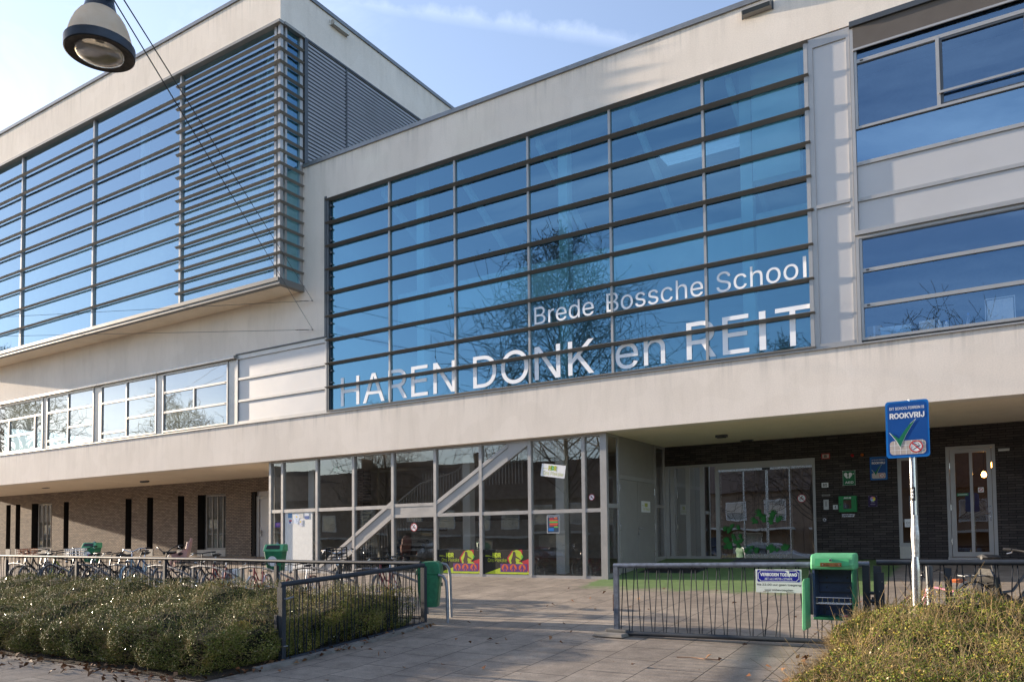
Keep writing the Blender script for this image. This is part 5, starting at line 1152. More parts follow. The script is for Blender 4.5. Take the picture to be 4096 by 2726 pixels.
# bin seen from the side behind the open gate, on a bent tube frame
t = thing('litter_bin', 'green litter bin on bent tube legs right behind the open gate', 'bin', (-8.44,-5.72,gz(-5.7)), R(-59.5), 'green litter bins in the school yard')
m_ = MB(); ring4(.40,.30,.45,.40,.25,.80,m_,.05); m_.build('body', M['bin_green'], t, True, .008)
m_ = MB(); m_.prism([(-.21,.80),(-.215,.86),(-.12,1.02),(.14,1.03),(.20,.98),(.215,.80)], 'x', -.235, .235); m_.build('hood', M['bin_green'], t, False, .018)
m_ = MB(); m_.poly([(-.16,-.207,.885),(.16,-.207,.885),(.15,-.142,.995),(-.15,-.142,.995)]); m_.build('mouth', M['black'], t)
m_ = MB(); m_.box(-.04,.04,.205,.225,.60,.66); m_.build('lock', M['alu_dark'], t)
m_ = MB()
for s, zz in ((-1,.98),(1,.80)): m_.tube([(s*.30,.34,-.02),(s*.28,.33,.5),(s*.27,.325,zz-.22),(s*.262,.31,zz-.10),(s*.245,.26,zz-.02),(s*.23,.18,zz)], .026, 10)
m_.build('tube_legs', M['galv'], t, True)
# open bin on the closed gate
t = thing('litter_bin', 'faded green litter bin with its door hanging open on the closed gate', 'bin', (-1.755,-6.06,-.02), 0, 'green litter bins in the school yard')
m_ = MB(); m_.box(-.235,.235,-.02,.0,.02,.62); m_.box(-.235,-.21,-.30,-.0201,.02,.62); m_.build('shell', M['bin_inner'], t)
m_ = MB(); m_.box(.211,.236,-.31,-.0201,.02,.62); m_.box(-.235,.236,-.31,-.0,-.012,.019); m_.build('outer_shell', M['bin_green'], t, False, .006)
m_ = MB(); m_.prism([(-.34,.60),(-.345,.66),(-.32,.76),(-.29,.785),(-.04,.80),(.0,.77),(.0,.60)], 'x', -.25, .25); hd = m_.build('hood', M['bin_light'], t, False, .022)
m_ = MB(); m_.poly([(-.20,-.349,.645),(.20,-.349,.645),(.19,-.333,.735),(-.19,-.333,.735)]); m_.build('hood_panel', simple('bin_faded_panel', (.06,.38,.155,1), .5), hd)
m_ = MB(); m_.box(-.13,.11,-.362,-.348,.640,.685); m_.build('rusty_plate', M['rust'], hd)
m_ = MB(); m_.lathe([(.008,-.362),(.016,-.362),(.02,-.335)], (-.015,0,.715), 12, 'y'); m_.lathe([(0,-.368),(.008,-.368),(.008,-.36)], (-.10,0,.662), 8, 'y'); m_.lathe([(0,-.368),(.008,-.368),(.008,-.36)], (.09,0,.662), 8, 'y'); m_.build('lock', M['steel'], hd)
m_ = MB(); m_.prism([(-.272,.50),(-.292,.46),(-.305,-.10),(-.285,-.12),(-.26,-.10),(-.26,.50)], 'y', -.62, -.33)
dr = m_.build('door', M['bin_light'], t, False, .012)
m_ = MB(); m_.add([(-.245,-.31,.55),(-.26,-.31,.57),(-.275,-.42,.48),(-.275,-.42,.10),(-.245,-.31,.04)], [(0,1,2,3,4)]); m_.box(-.262,-.237,-.33,-.30,.05,.56); m_.build('door_lining', M['alu_dark'], dr)
m_ = MB(); yk = -.30
for x in np.linspace(-.19,.19,7): m_.tube([(x,-.03,.20),(x,yk,.185),(x,yk-.005,.26)], .0035, 5)
for z in (.185,.26): m_.tube([(-.20,-.03,z),(-.20,yk,z),(.20,yk,z),(.20,-.03,z)], .0045, 5)
for y in (-.08,-.14,-.20,-.25): m_.tube([(-.2,y,.19),(.2,y,.19)], .003, 5)
m_.build('wire_shelf', M['steel'], t)
m_ = MB()
for z in (.30,.42): m_.box(-.209,.21,-.035,-.0201,z,z+.018)
m_.box(-.17,-.14,-.03,-.0201,.04,.18); m_.box(.14,.17,-.03,-.0201,.04,.18)
for x in (-.12,.12):
    for z in (.37,.49,.10): m_.lathe([(0,-.034),(.012,-.032),(.013,-.02)], (x,0,z), 8, 'y')
m_.build('back_ribs', simple('bin_rib', (.05,.065,.09,1), .4, .3), t)
tp_ = thing('paper_scrap', 'crumpled pink and white paper scrap lying in the open bin', 'litter', (-1.66,-6.24,.0)); m_ = MB(); rd = random.Random(5)
pts = [(rd.uniform(-.05,.05), rd.uniform(-.04,.04), rd.uniform(.0,.035)) for i in range(12)]
for i in range(10): m_.poly([pts[i], pts[i+1], pts[(i+2) % 12]])
m_.build('paper', M['white'], tp_); m_ = MB(); m_.poly([(.0,-.05,.005),(.05,-.05,.01),(.045,-.03,.03),(.01,-.035,.028)]); m_.build('pink_print', flat('pink', (.6,.03,.2,1)), tp_)

# door mats
for i, (x0, x1, y0, y1, lab) in enumerate(((-7.55,-6.1,1.35,2.3,'black door mat by the grey double doors on the green floor'),(-5.85,-4.35,3.25,3.86,'black door mat in front of the sliding doors'))):
    t = thing('door_mat', lab, 'mat', ((x0+x1)/2,(y0+y1)/2,gz((y0+y1)/2)), 0, 'black door mats'); t.rotation_euler = (math.atan(.1),0,0)
    m_ = MB(); a, d = (x1-x0)/2, (y1-y0)/2; m_.box(-a+.03,a-.03,-d+.03,d-.03,.004,.016); m_.build('pile', M['black'], t); m_ = MB(); m_.box(-a,a,-d,-d+.03,.003,.012); m_.box(-a,a,d-.03,d,.003,.012); m_.box(-a,-a+.03,-d+.03,d-.03,.003,.012); m_.box(a-.03,a,-d+.03,d-.03,.003,.012); m_.build('border', M['fence'], t)

# ================================================================== BICYCLES
def bicycle(loc, head, label, col, rough=.35, style='dutch', r=.34, crate=None, seat=None, bars='flat', saddlec=None, lean=3, group='bicycles parked along the fence', barmat='black', basket=None, guard=None, seatdz=0, seatdx=0):
    t = thing('bicycle', label, 'bicycle', loc, head, group); t.rotation_euler = (R(lean), 0, head)
    k = r/.34; paint = simple('bike_paint', col, rough, .1, .5, .08, 6); blk = M['black']
    rear, front = Vector((-.54*k,0,r)), Vector((.56*k,0,r)); bb = Vector((-.08*k,0,.30*k)); st = Vector((-.24*k,0,.80*k)); ht = Vector((.34*k,0,.90*k)); hb = Vector((.40*k,0,.66*k))
    m_ = MB(); tb = .017*k
    if style == 'dutch': m_.tube([hb, hb*.55+bb*.45+Vector((0,0,-.06*k)), bb], tb*1.25, 8); m_.tube([ht*.8+hb*.2, (ht*.45+st*.55)+Vector((.05,0,-.30*k)), bb*.55+st*.45], tb, 8)
    else: m_.tube([hb, bb], tb*1.15, 8); m_.tube([ht*.8+hb*.2, st*.93+bb*.07], tb, 8)
    m_.tube([bb, st], tb, 8); m_.tube([hb-(ht-hb)*.1, ht], tb*1.25, 8)
    for s in (-1,1): m_.tube([bb+Vector((0,s*.03,0)), rear+Vector((0,s*.06,0)), st*.9+bb*.1+Vector((0,s*.02,0))], tb*.62, 6)
    m_.build('frame', paint, t, True)
    m_ = MB()
    for s in (-1,1): m_.tube([hb+Vector((0,s*.035,-.02)), hb*.5+front*.5+Vector((.0,s*.05,.0)), front+Vector((0,s*.05,0))], tb*.7, 6)
    m_.build('fork', paint, t, True)
    for c in (rear, front):
        m_ = MB(); m_.lathe([(r-.018*k,-.0) ,(r-.010*k,-.018*k),(r,0),(r-.010*k,.018*k),(r-.018*k,0)], (0,0,0), 32, 'y'); wh = m_.build('wheel', blk, t, True); wh.location = c
        m_ = MB(); m_.lathe([(r-.020*k,-.012),(r-.040*k,-.010),(r-.040*k,.010),(r-.020*k,.012)], (0,0,0), 32, 'y')
        for i in range(20):
            a = 2*math.pi*i/20; b_ = a+(.28 if i % 2 else -.28); m_.tube([(.02*math.cos(b_),.02*(1 if i%4<2 else -1),.02*math.sin(b_)),((r-.04*k)*math.cos(a),0,(r-.04*k)*math.sin(a))], .0022, 3, False)
        m_.lathe([(.0,-.045),(.022,-.045),(.022,.045),(0,.045)], (0,0,0), 10, 'y'); m_.build('rim', M['steel'], wh)
        m_ = MB(); a0, a1 = (R(20), R(190)) if c is rear else (R(5), R(150)); pr = []
        for i in range(13):
            a = a0+(a1-a0)*i/12; pr.append([(((r+.018*k)*math.cos(a)), q, (r+.018*k)*math.sin(a)+ (.004 if abs(q)<.01 else 0)) for q in (-.027*k,0,.027*k)])
        for i in range(12):
            for j in range(2): m_.quad(pr[i][j],pr[i][j+1],pr[i+1][j+1],pr[i+1][j])
        mg = m_.build('mudguard', guard or (paint if style == 'kid' else M['alu_dark']), t, True); mg.location = c
    m_ = MB(); sp_ = st+(st-bb)*.28; m_.tube([st, sp_], .013*k, 8); m_.build('seat_post', M['steel'], t, True)
    m_ = MB(); sc_ = sp_+Vector((0,0,.02)); 
    for (x, w_, z) in [(0,0,0)]: pass
    prf = [(-.15,.02,.015),(-.135,.085,.03),(-.07,.10,.03),(.0,.055,.025),(.08,.025,.02),(.14,.015,.01)]
    vs = []; 
    for x, w_, z in prf: vs += [(sc_.x+x*k, -w_*k, sc_.z+z*.6*k),(sc_.x+x*k, 0, sc_.z+(z+.02)*k),(sc_.x+x*k, w_*k, sc_.z+z*.6*k),(sc_.x+x*k, 0, sc_.z-.03*k)]
    fs = [(4*i+j, 4*i+(j+1)%4, 4*i+4+(j+1)%4, 4*i+4+j) for i in range(5) for j in range(4)]+[(0,1,2,3),(23,22,21,20)]
    m_.add(vs, fs); m_.build('saddle', saddlec or blk, t, True)
    up = (ht-hb).normalized(); stem = ht+up*.12*k; bm = M[barmat]
    m_ = MB(); m_.tube([ht, stem], .014*k, 8)
    if bars == 'sweep': ctl = [(-.20,.29,.05),(-.06,.25,.06),(.03,.16,.045),(.05,.06,.0),(.04,0,-.01)]
    elif bars == 'high': ctl = [(-.13,.30,.13),(-.03,.26,.13),(.03,.17,.09),(.05,.07,.01),(.04,0,0)]
    else: ctl = [(-.04,.31,.02),(.0,.2,.02),(.03,.1,.01),(.03,.04,0),(.03,0,0)]
    pts = [stem+Vector((x*k, y*k, z*k)) for x, y, z in ctl]; pts = pts + [Vector((p.x,-p.y,p.z)) for p in pts[::-1][1:]]
    m_.tube(pts, .0125*k, 8); hbm = m_.build('handlebar', bm, t, True)
    for s in (1,-1):
        a = stem+Vector((ctl[0][0]*k, s*ctl[0][1]*k, ctl[0][2]*k)); b_ = stem+Vector((ctl[1][0]*k, s*ctl[1][1]*k, ctl[1][2]*k))
        m_ = MB(); m_.tube([a+(a-b_)*.12, a*.3+b_*.7], .019*k, 8); m_.build('grip', blk, hbm, True)
        m_ = MB(); c0 = a*.25+b_*.75; m_.tube([c0, c0+(a-b_)*.3+Vector((.05*k,0,-.04*k)), c0+(a-b_)*.8+Vector((.05*k,0,-.06*k))], .007*k, 5); m_.build('brake_lever', M['steel'], hbm)
    m_ = MB(); 
    m_.lathe([(.075*k,-.052),(.092*k,-.05),(.092*k,-.046),(.075*k,-.046)], tuple(bb), 20, 'y')
    m_.tube([bb+Vector((0,-.07,0)), bb+Vector((.08*k,-.075,-.14*k)), bb+Vector((.08*k,-.16,-.14*k))], .011, 6); m_.tube([bb+Vector((0,.07,0)), bb+Vector((-.08*k,.075,.14*k)), bb+Vector((-.08*k,.16,.14*k))], .011, 6); m_.tube([bb+Vector((0,-.08,0)), bb+Vector((0,.08,0))], .02, 8)
    m_.build('crank', M['steel'], t)
    if style == 'dutch':
        m_ = MB(); m_.prism([(bb.x+.12*k,bb.z+.09*k),(bb.x+.12*k,bb.z-.09*k),(rear.x,rear.z-.06*k),(rear.x-.07*k,rear.z),(rear.x,rear.z+.06*k)], 'y', -.058, -.05); m_.build('chain_case', blk, t)
        m_ = MB(); zc_ = 2*r+.07*k; m_.tube([(st.x-.05,.05,zc_),(rear.x-.20*k,.06,zc_),(rear.x-.20*k,-.06,zc_),(st.x-.05,-.05,zc_)], .008, 6)
        for q in (.0,-.1,-.2,.1): m_.tube([(rear.x+q*k,-.06,zc_),(rear.x+q*k,.06,zc_)], .006, 5)
        for s in (-1,1): m_.tube([(rear.x-.1*k,s*.06,zc_), (rear.x,s*.07,r)], .006, 5)
        m_.build('luggage_rack', M['alu_dark'], t)
        m_ = MB(); m_.lathe([(0,.03),(.03,.02),(.035,-.02),(0,-.03)], (front.x+.02,0,hb.z+.14), 10, 'x'); m_.build('headlight', M['steel'], t, True)
    if crate:
        x0 = hb.x+.02; m_ = MB(); z0 = ht.z-.02; m_.box(x0,x0+.30,-.20,.20,z0,z0+.015)
        for z in (.06,.13,.20,.245): m_.tube([(x0,-.2,z0+z),(x0+.30,-.2,z0+z),(x0+.30,.2,z0+z),(x0,.2,z0+z)], .009, 5, closed=True)
        for a in np.linspace(0,1,5):
            for p in ((x0+.3*a,-.2),(x0+.3*a,.2),(x0,-.2+.4*a),(x0+.3,-.2+.4*a)): m_.tube([(p[0],p[1],z0),(p[0],p[1],z0+.25)], .007, 4)
        m_.build('crate', crate, t)
    if basket:
        m_ = MB(); x0 = rear.x-.05
        for s in (-1,1):
            a = rrect(x0-.17,x0+.17,2*r-.30,2*r+.06,.05,3); m_.prism(a, 'y', s*.07, s*.20)
        m_.build('pannier', basket, t, False, .01)
    if seat:
        m_ = MB(); z0 = 2*r+.12+seatdz; x0 = rear.x+.02+seatdx
        prf = [(.16,.14,0),(.02,.15,-.03),(-.13,.15,.03),(-.20,.15,.25),(-.24,.13,.46),(-.25,.08,.56)]
        for i in range(len(prf)-1):
            (xa,wa,za),(xb,wb,zb_) = prf[i], prf[i+1]
            m_.add([(x0+xa,-wa,z0+za),(x0+xa,wa,z0+za),(x0+xb,wb,z0+zb_),(x0+xb,-wb,z0+zb_)],[(0,1,2,3)])
        for s in (-1,1):
            m_.add([(x0+.16,s*.14,z0),(x0-.13,s*.15,z0+.03),(x0-.20,s*.15,z0+.25),(x0-.12,s*.17,z0+.27),(x0+.02,s*.17,z0+.18),(x0+.18,s*.15,z0+.15)],[(0,1,2,3,4,5)])
            m_.add([(x0+.16,s*.10,z0),(x0+.20,s*.15,z0-.02),(x0+.20,s*.14,z0-.26),(x0+.15,s*.09,z0-.24)],[(0,1,2,3)])
            m_.add([(x0-.20,s*.15,z0+.25),(x0-.16,s*.165,z0+.28),(x0-.19,s*.15,z0+.46),(x0-.24,s*.13,z0+.46)],[(0,1,2,3)])
        so_ = m_.build('child_seat', seat, t); sd = so_.modifiers.new('thick','SOLIDIFY'); sd.thickness = .022
        m_ = MB(); m_.tube([(x0-.17,-.06,z0+.44),(x0-.08,-.05,z0+.28),(x0,0,z0+.05)], .012, 5); m_.tube([(x0-.17,.06,z0+.44),(x0-.08,.05,z0+.28),(x0,0,z0+.05)], .012, 5); m_.build('harness', blk, so_)
    return t
def gl(x, y): return (x, y, gz(y))
BLK = (.012,.012,.014,1); SILV = (.34,.44,.48,1); RED = (.30,.012,.02,1); BL = (.02,.05,.12,1); WHT = (.62,.62,.62,1); LIME = (.30,.42,.02,1); BORD = (.22,.01,.03,1)
tan_ = simple('saddle_tan', (.34,.09,.025,1), .4); whitep = simple('white_plastic', (.74,.73,.72,1), .5); pinkseat = simple('child_seat_pink', (.50,.26,.22,1), .35, 0, .5, .08, 4)
H = R(-68)
bikes = [
 (-24.2,-4.35,H,'black city bicycle nearest the left picture edge',BLK,dict(bars='sweep')),
 (-23.75,-4.5,H-.2,'black bicycle half hidden behind the fence post at the left edge',BLK,dict(bars='flat')),
 (-23.30,-4.6,H+.1,'black bicycle with a brown front cover beside the lime striped bicycle',BLK,dict(bars='sweep',crate=tan_,r=.36)),
 (-22.65,-4.3,H-.12,'dark bicycle with lime green striped frame behind the left fence',LIME,dict(bars='flat')),
 (-22.15,-4.55,H+.05,'black sports bicycle with its stem sticking above the rail, right of the lime one',BLK,dict(bars='flat',style='sport',r=.37)),
 (-21.65,-4.3,H-.15,'black bicycle squeezed between the sports bicycle and the white carrier',BLK,dict(bars='flat')),
 (-20.85,-4.6,H+.12,'black bicycle with a tall white front carrier and high bars',BLK,dict(bars='high',crate=whitep,r=.36)),
 (-20.35,-4.3,H-.22,'black bicycle right behind the white front carrier',BLK,dict(bars='flat')),
 (-19.75,-4.4,H-.08,'black bicycle leaning between the white carrier and the silver bicycle',BLK,dict(bars='flat',style='sport')),
 (-18.60,-4.6,H+.16,'light silver blue bicycle with swept chrome handlebars',SILV,dict(bars='sweep',barmat='steel',r=.37,guard=simple('guard_silver',(.30,.40,.44,1),.3))),
 (-17.35,-4.45,H,'dark bicycle with curved black bars right of the child seat',BLK,dict(bars='high',r=.36)),
 (-18.05,-4.55,R(222),'dark bicycle carrying a pinkish brown child seat',BL,dict(bars='flat',seat=pinkseat,r=.37,lean=2)),
 (-16.35,-4.2,H,'black bicycle behind the one with the child seat',BLK,dict(bars='flat')),
 (-15.55,-4.5,H,'red child bicycle with large white panniers',RED,dict(bars='flat',basket=whitep,r=.30)),
 (-14.15,-4.55,H+.1,'red child bicycle with a white chain guard left of the middle post',RED,dict(bars='flat',r=.28,guard=whitep)),
 (-12.85,-4.5,H-.1,'red and white child bicycle right of the middle post',WHT,dict(bars='flat',r=.27,guard=simple('guard_red',RED,.4))),
 (-11.65,-4.6,H+.35,'black bicycle with a black front crate and chrome bars near the open gate',BLK,dict(bars='sweep',barmat='steel',crate=M['black'],r=.36)),
 (-10.45,-4.5,H,'dark red bicycle last in the row beside the gate bin',BORD,dict(bars='flat',r=.32)),
]
for x, y, h, lab, c, kw in bikes: bicycle(gl(x,y), h, lab, c, **kw)
# right of the gate: a child's bike and a cargo style bike
bicycle(gl(-.66,-4.35), R(148), 'small pink and white child bicycle with tan saddle behind the right hedge', (.62,.20,.28,1), group='bicycles behind the right fence', r=.24, style='kid', bars='high', saddlec=tan_, lean=-4)
bicycle(gl(.02,-4.4), R(48), 'black bicycle with a dark mother seat cut by the right picture edge', BLK, group='bicycles behind the right fence', bars='flat', r=.355, seatdz=-.52, seatdx=.42, seat=simple('seat_dark',(.022,.021,.02,1),.35), lean=4)
# bicycle racks: arched tubes on short posts behind the fence
RK = simple('rack_steel', (.10,.105,.12,1), .5, .3, .5, .2, 9)
for i, x in enumerate(np.arange(-24.2, -9.2, 1.68)):
    t = thing('bicycle_rack', 'grey arched tube rack between the parked bicycles', 'bicycle rack', gl(float(x), -5.1), 0, 'arched bicycle racks behind the left fence')
    m_ = MB(); pts = [(-.06,0,.77),(.25,0,.81),(.6,0,.80),(.95,0,.75),(1.3,0,.66),(1.62,0,.56),(1.74,0,.46),(1.78,0,.0)]; m_.tube(pts, .025, 8); m_.build('arch', RK, t, True)
    m_ = MB(); m_.box(-.03,.03,-.02,.02,0,.76); m_.build('foot_post', RK, t)
t = thing('short_post', 'rusty topped grey post behind the right fence', 'post', gl(-.84,-4.6)); m_ = MB(); m_.lathe([(.045,0),(.045,.62)], (0,0,0), 12); m_.build('shaft', M['galv'], t, True); m_ = MB(); m_.lathe([(.047,.60),(.047,.90),(.0,.92)], (0,0,0), 12); m_.build('cap', M['alu_dark'], t, True)

# ================================================================== HEDGES
def leaf_mat(name, c1, c2, c3, rough=.32, spec=.6, gloss=False):
    m, nt, b = newmat(name); g = N(nt, 'ShaderNodeNewGeometry'); v = coords(nt)
    col = ramp(nt, g.outputs['Random Per Island'], [(0,c1),(.55,c2),(1,c3)])
    col = mix(nt, .8, col, ramp(nt, noise(nt, v, 1.9, 5, .65), [(.3,(.55,.68,.55)),(.55,(1,1,1)),(.72,(1.5,1.2,.95))]), 'MULTIPLY')
    nt.links.new(col, b.inputs['Base Color']); b.inputs['Specular IOR Level'].default_value = spec
    if gloss: nt.links.new(ramp(nt, g.outputs['Random Per Island'], [(0,(rough,)*3),(.82,(rough,)*3),(.85,(.22,)*3)]), b.inputs['Roughness']); nt.links.new(ramp(nt, g.outputs['Random Per Island'], [(0,(spec,)*3),(.82,(spec,)*3),(.85,(.7,)*3)]), b.inputs['Specular IOR Level'])
    else: setin(b, Roughness=rough)
    return m
M['leaf'] = leaf_mat('hedge_leaf', (.085,.105,.020), (.17,.18,.036), (.32,.25,.07), .6, .15, True)
M['leaf_warm'] = leaf_mat('dry_hedge_leaf', (.10,.155,.020), (.22,.26,.036), (.50,.33,.08), .6, .15, True)
M['twig'] = leaf_mat('hedge_twig', (.15,.10,.05), (.28,.20,.10), (.44,.33,.18), .7, .2)
M['hull_dark'] = simple('hedge_core', (.022,.022,.012,1), .9, 0, .1, .4, 10)
M['deadleaf'] = leaf_mat('fallen_leaf', (.09,.035,.015), (.20,.085,.035), (.30,.17,.09), .6, .3)
GZ = np.vectorize(gz)
def bumpf(x, y): return .055*np.sin(x*1.7+.6)*np.cos(y*1.3)+.04*np.sin(x*4.1+y*3.3)+.035*np.sin(x*8.3+1.3*y)*np.cos(y*7.7-x)+.02*np.sin(x*17+y*5)*np.sin(y*15-x*3)
def clump(P): return np.sin(P[:,0]*5.3+P[:,1]*2.1)*np.sin(P[:,1]*4.7-P[:,2]*6.1)+.7*np.sin(P[:,0]*11.3-P[:,2]*9)*np.sin(P[:,1]*12.1+P[:,0]*3)+.5*np.sin(P[:,2]*21+P[:,0]*13)
def cards(P, nrm, L, Wd, spread, rng):
    """small pointed leaf faces scattered round directions nrm"""
    n = len(P); d = nrm + rng.normal(0, spread, (n,3)); d /= np.linalg.norm(d, axis=1)[:,None]
    a = np.cross(d, rng.normal(0,1,(n,3))); a /= np.linalg.norm(a, axis=1)[:,None]; b = np.cross(d, a)
    l = (L*rng.uniform(.6,1.3,n))[:,None]; w_ = (Wd*rng.uniform(.7,1.2,n))[:,None]
    V = np.stack([P-a*l*.5, P+b*w_*.5+d*l*.06, P+a*l*.5, P-b*w_*.5+d*l*.06], 1).reshape(-1,3)
    return V, np.arange(n*4).reshape(-1,4)
def twigs(P, D, L, r, rng):
    n = len(P); D = D/np.linalg.norm(D, axis=1)[:,None]; s = np.cross(D, rng.normal(0,1,(n,3))); s /= np.linalg.norm(s,axis=1)[:,None]; s2 = np.cross(D, s)
    l = (L*rng.uniform(.4,1.3,n))[:,None]; bend = rng.normal(0,.12,(n,3))*l; V = []; 
    A, B, Cc = P, P+D*l*.55, P+D*l+bend
    ring = lambda c, q: [c+s*q, c-s*q*.5+s2*q*.87, c-s*q*.5-s2*q*.87]
    V = np.stack(ring(A, r)+ring(B, r*.8)+ring(Cc, r*.4), 1).reshape(-1,3)
    base = np.arange(n)[:,None]*9; F = []
    for k in (0,3):
        for i in range(3): F.append(base+np.array([[k+i,k+(i+1)%3,k+3+(i+1)%3,k+3+i]]))
    return V, np.concatenate(F)
def hedge(name, label, x0, x1, y0, y1, hfun, nleaf, ntwig, lm, sides, seed, L=.03, view=None, tl=.28, core=True):
    """sides: list of (axis, value, sign, density weight). hfun(x,y) -> top height above ground"""
    rng = np.random.default_rng(seed); t = thing(name, label, 'hedge', ((x0+x1)/2, y0, gz(y0))); o = np.array([(x0+x1)/2, y0, gz(y0)])
    Ps, Ns = [], []
    nt_ = int(nleaf*.55); x = rng.uniform(x0,x1,nt_); y = rng.uniform(y0,y1,nt_); top = hfun(x,y)
    dep = rng.exponential(.05, nt_); z = GZ(y)+top-dep+rng.normal(0,.012,nt_)
    Ps.append(np.stack([x,y,z],1)); Ns.append(np.tile([0,-.15,1.0],(nt_,1)))
    ws = sum(s[3] for s in sides)
    for ax, val, sg, wt in sides:
        m = int(nleaf*.45*wt/ws); q = rng.uniform(0,1,m)
        dep = rng.exponential(.05, m)
        if ax == 'y': x = rng.uniform(x0,x1,m); y = np.full(m,val)-sg*dep; 
        else: y = rng.uniform(y0,y1,m); x = np.full(m,val)-sg*dep
        hh = hfun(x if ax == 'y' else np.full(m,val-sg*.15), y if ax == 'x' else np.full(m,val-sg*.15))
        z = GZ(y)+hh*q
        off = (.10*np.sin(q*3.0)+.06*np.sin(x*3.3+y*3.1+q*5)+.05*np.sin(x*7.7+y*6.1-q*4))*sg*1.0 - sg*.10*(q<.12)
        if ax == 'y': y = y+off
        else: x = x+off
        Ps.append(np.stack([x,y,z],1)); nn_ = [0,sg,.5] if ax == 'y' else [sg,0,.5]; Ns.append(np.tile(nn_,(m,1)).astype(float))
    P = np.concatenate(Ps); Nn = np.concatenate(Ns)
    kp = rng.uniform(0,1,len(P)) < np.clip(.62+.42*clump(P), .12, 1); P, Nn = P[kp], Nn[kp]
    V, F = cards(P-o, Nn, L, L*.55, .85, rng); np_mesh('foliage', V, F, lm, t)
    idx = rng.choice(len(P), ntwig); D = Nn[idx]+rng.normal(0,.55,(ntwig,3)); Vt, Ft = twigs(P[idx]-o-D*.06, D, tl*.5, .0025, rng)
    k2 = ntwig//9; idx = rng.choice(len(P), k2); D = Nn[idx]*.7+rng.normal(0,.55,(k2,3))+np.array([.35,0,.25]); V2, F2 = twigs(P[idx]-o-D*.1, D, tl, .003, rng)
    np_mesh('twigs', np.concatenate([Vt,V2]), np.concatenate([Ft,F2+len(Vt)]), M['twig'], t)
    # dark hull added under the leaves to block the view through
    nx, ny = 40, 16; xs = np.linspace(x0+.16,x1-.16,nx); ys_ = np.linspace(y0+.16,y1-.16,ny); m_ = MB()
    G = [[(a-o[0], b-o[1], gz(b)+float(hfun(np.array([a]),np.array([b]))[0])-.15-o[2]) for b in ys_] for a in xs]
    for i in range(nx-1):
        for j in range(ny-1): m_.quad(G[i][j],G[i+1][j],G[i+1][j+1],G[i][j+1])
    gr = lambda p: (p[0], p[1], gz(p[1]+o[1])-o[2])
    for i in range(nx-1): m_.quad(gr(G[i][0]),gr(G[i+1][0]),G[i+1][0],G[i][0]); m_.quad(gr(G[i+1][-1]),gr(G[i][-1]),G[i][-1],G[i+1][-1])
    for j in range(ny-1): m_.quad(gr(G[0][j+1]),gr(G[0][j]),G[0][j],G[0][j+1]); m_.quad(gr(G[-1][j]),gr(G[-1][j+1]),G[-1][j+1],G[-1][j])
    m_.build('inner_hull', M['hull_dark'], t)
    return t
def hl(x, y):
    e = np.minimum(1, (y+10.45)/.5); r = np.minimum(1, (-8.36-x)/.45+.25)
    return (.64+bumpf(x,y))*(.72+.28*np.sqrt(np.clip(e,0,1)))*(.78+.22*np.clip(r,0,1)) + .06*np.clip((y+7.2)/1.2,0,1)
hedge('hedge', 'broad glossy green clipped hedge filling the left foreground', -21, -8.45, -10.3, -6.2, hl, 300000, 12000, M['leaf'], [('y',-10.3,-1,3.2),('x',-8.45,1,1.6)], 3, .024)
def hr(x, y):
    e = np.minimum(1, (x+1.48)/.75); top = .70+bumpf(x*1.2,y)+.10*np.clip((y+7.6)/1.2,0,1)
    return top*(.45+.55*np.sqrt(np.clip(e,0,1)))
hedge('hedge', 'straggly warm green hedge with bare twigs in the right foreground', -1.42, 2.2, -10.4, -6.32, hr, 160000, 15000, M['leaf_warm'], [('x',-1.42,-1,2.2),('y',-10.4,-1,.8)], 5, .024, tl=.34)
# fallen leaves
rng = np.random.default_rng(21); n = 420
px = np.concatenate([rng.uniform(-14,-8.3,190), rng.normal(-8.15,.12,110), rng.uniform(-8,-.5,70), rng.normal(-1.95,.15,50)])
py = np.concatenate([rng.normal(-10.62,.18,190), rng.uniform(-10.2,-6.2,110), rng.uniform(-10.5,-1,70), rng.uniform(-9.5,-6.5,50)])
P = np.stack([px,py,GZ(py)+.022+np.abs(rng.normal(0,.012,n))],1)
V, F = cards(P, np.tile([0,0,1.],(n,1)), .085, .062, .45, rng); V[1::4,2] += .012; V[3::4,2] += .012
tag(np_mesh('fallen_leaves', V, F, M['deadleaf']), kind='stuff')
rng = np.random.default_rng(22); n = 900; px = rng.uniform(-13,1,n); py = rng.uniform(-11.5,-2,n); P = np.stack([px,py,GZ(py)+.006],1)
V, F = cards(P, np.tile([0,0,1.],(n,1)), .022, .014, .2, rng); tag(np_mesh('litter_debris', V, F, M['deadleaf']), kind='stuff')
t = thing('dry_stick', 'thin dry stick on the paving in front of the closed gate', 'stick', (-3.2,-7.1,gz(-7.1)+.014)); m_ = MB(); m_.tube([(-.28,0,0),(-.1,.02,.008),(.06,.0,.004),(.26,.03,.0)], .006, 6); m_.build('twig', M['wood'], t); m_ = MB(); m_.tube([(-.02,.01,.006),(.10,-.06,.01)], .004, 5); m_.build('side_twig', M['wood'], t)

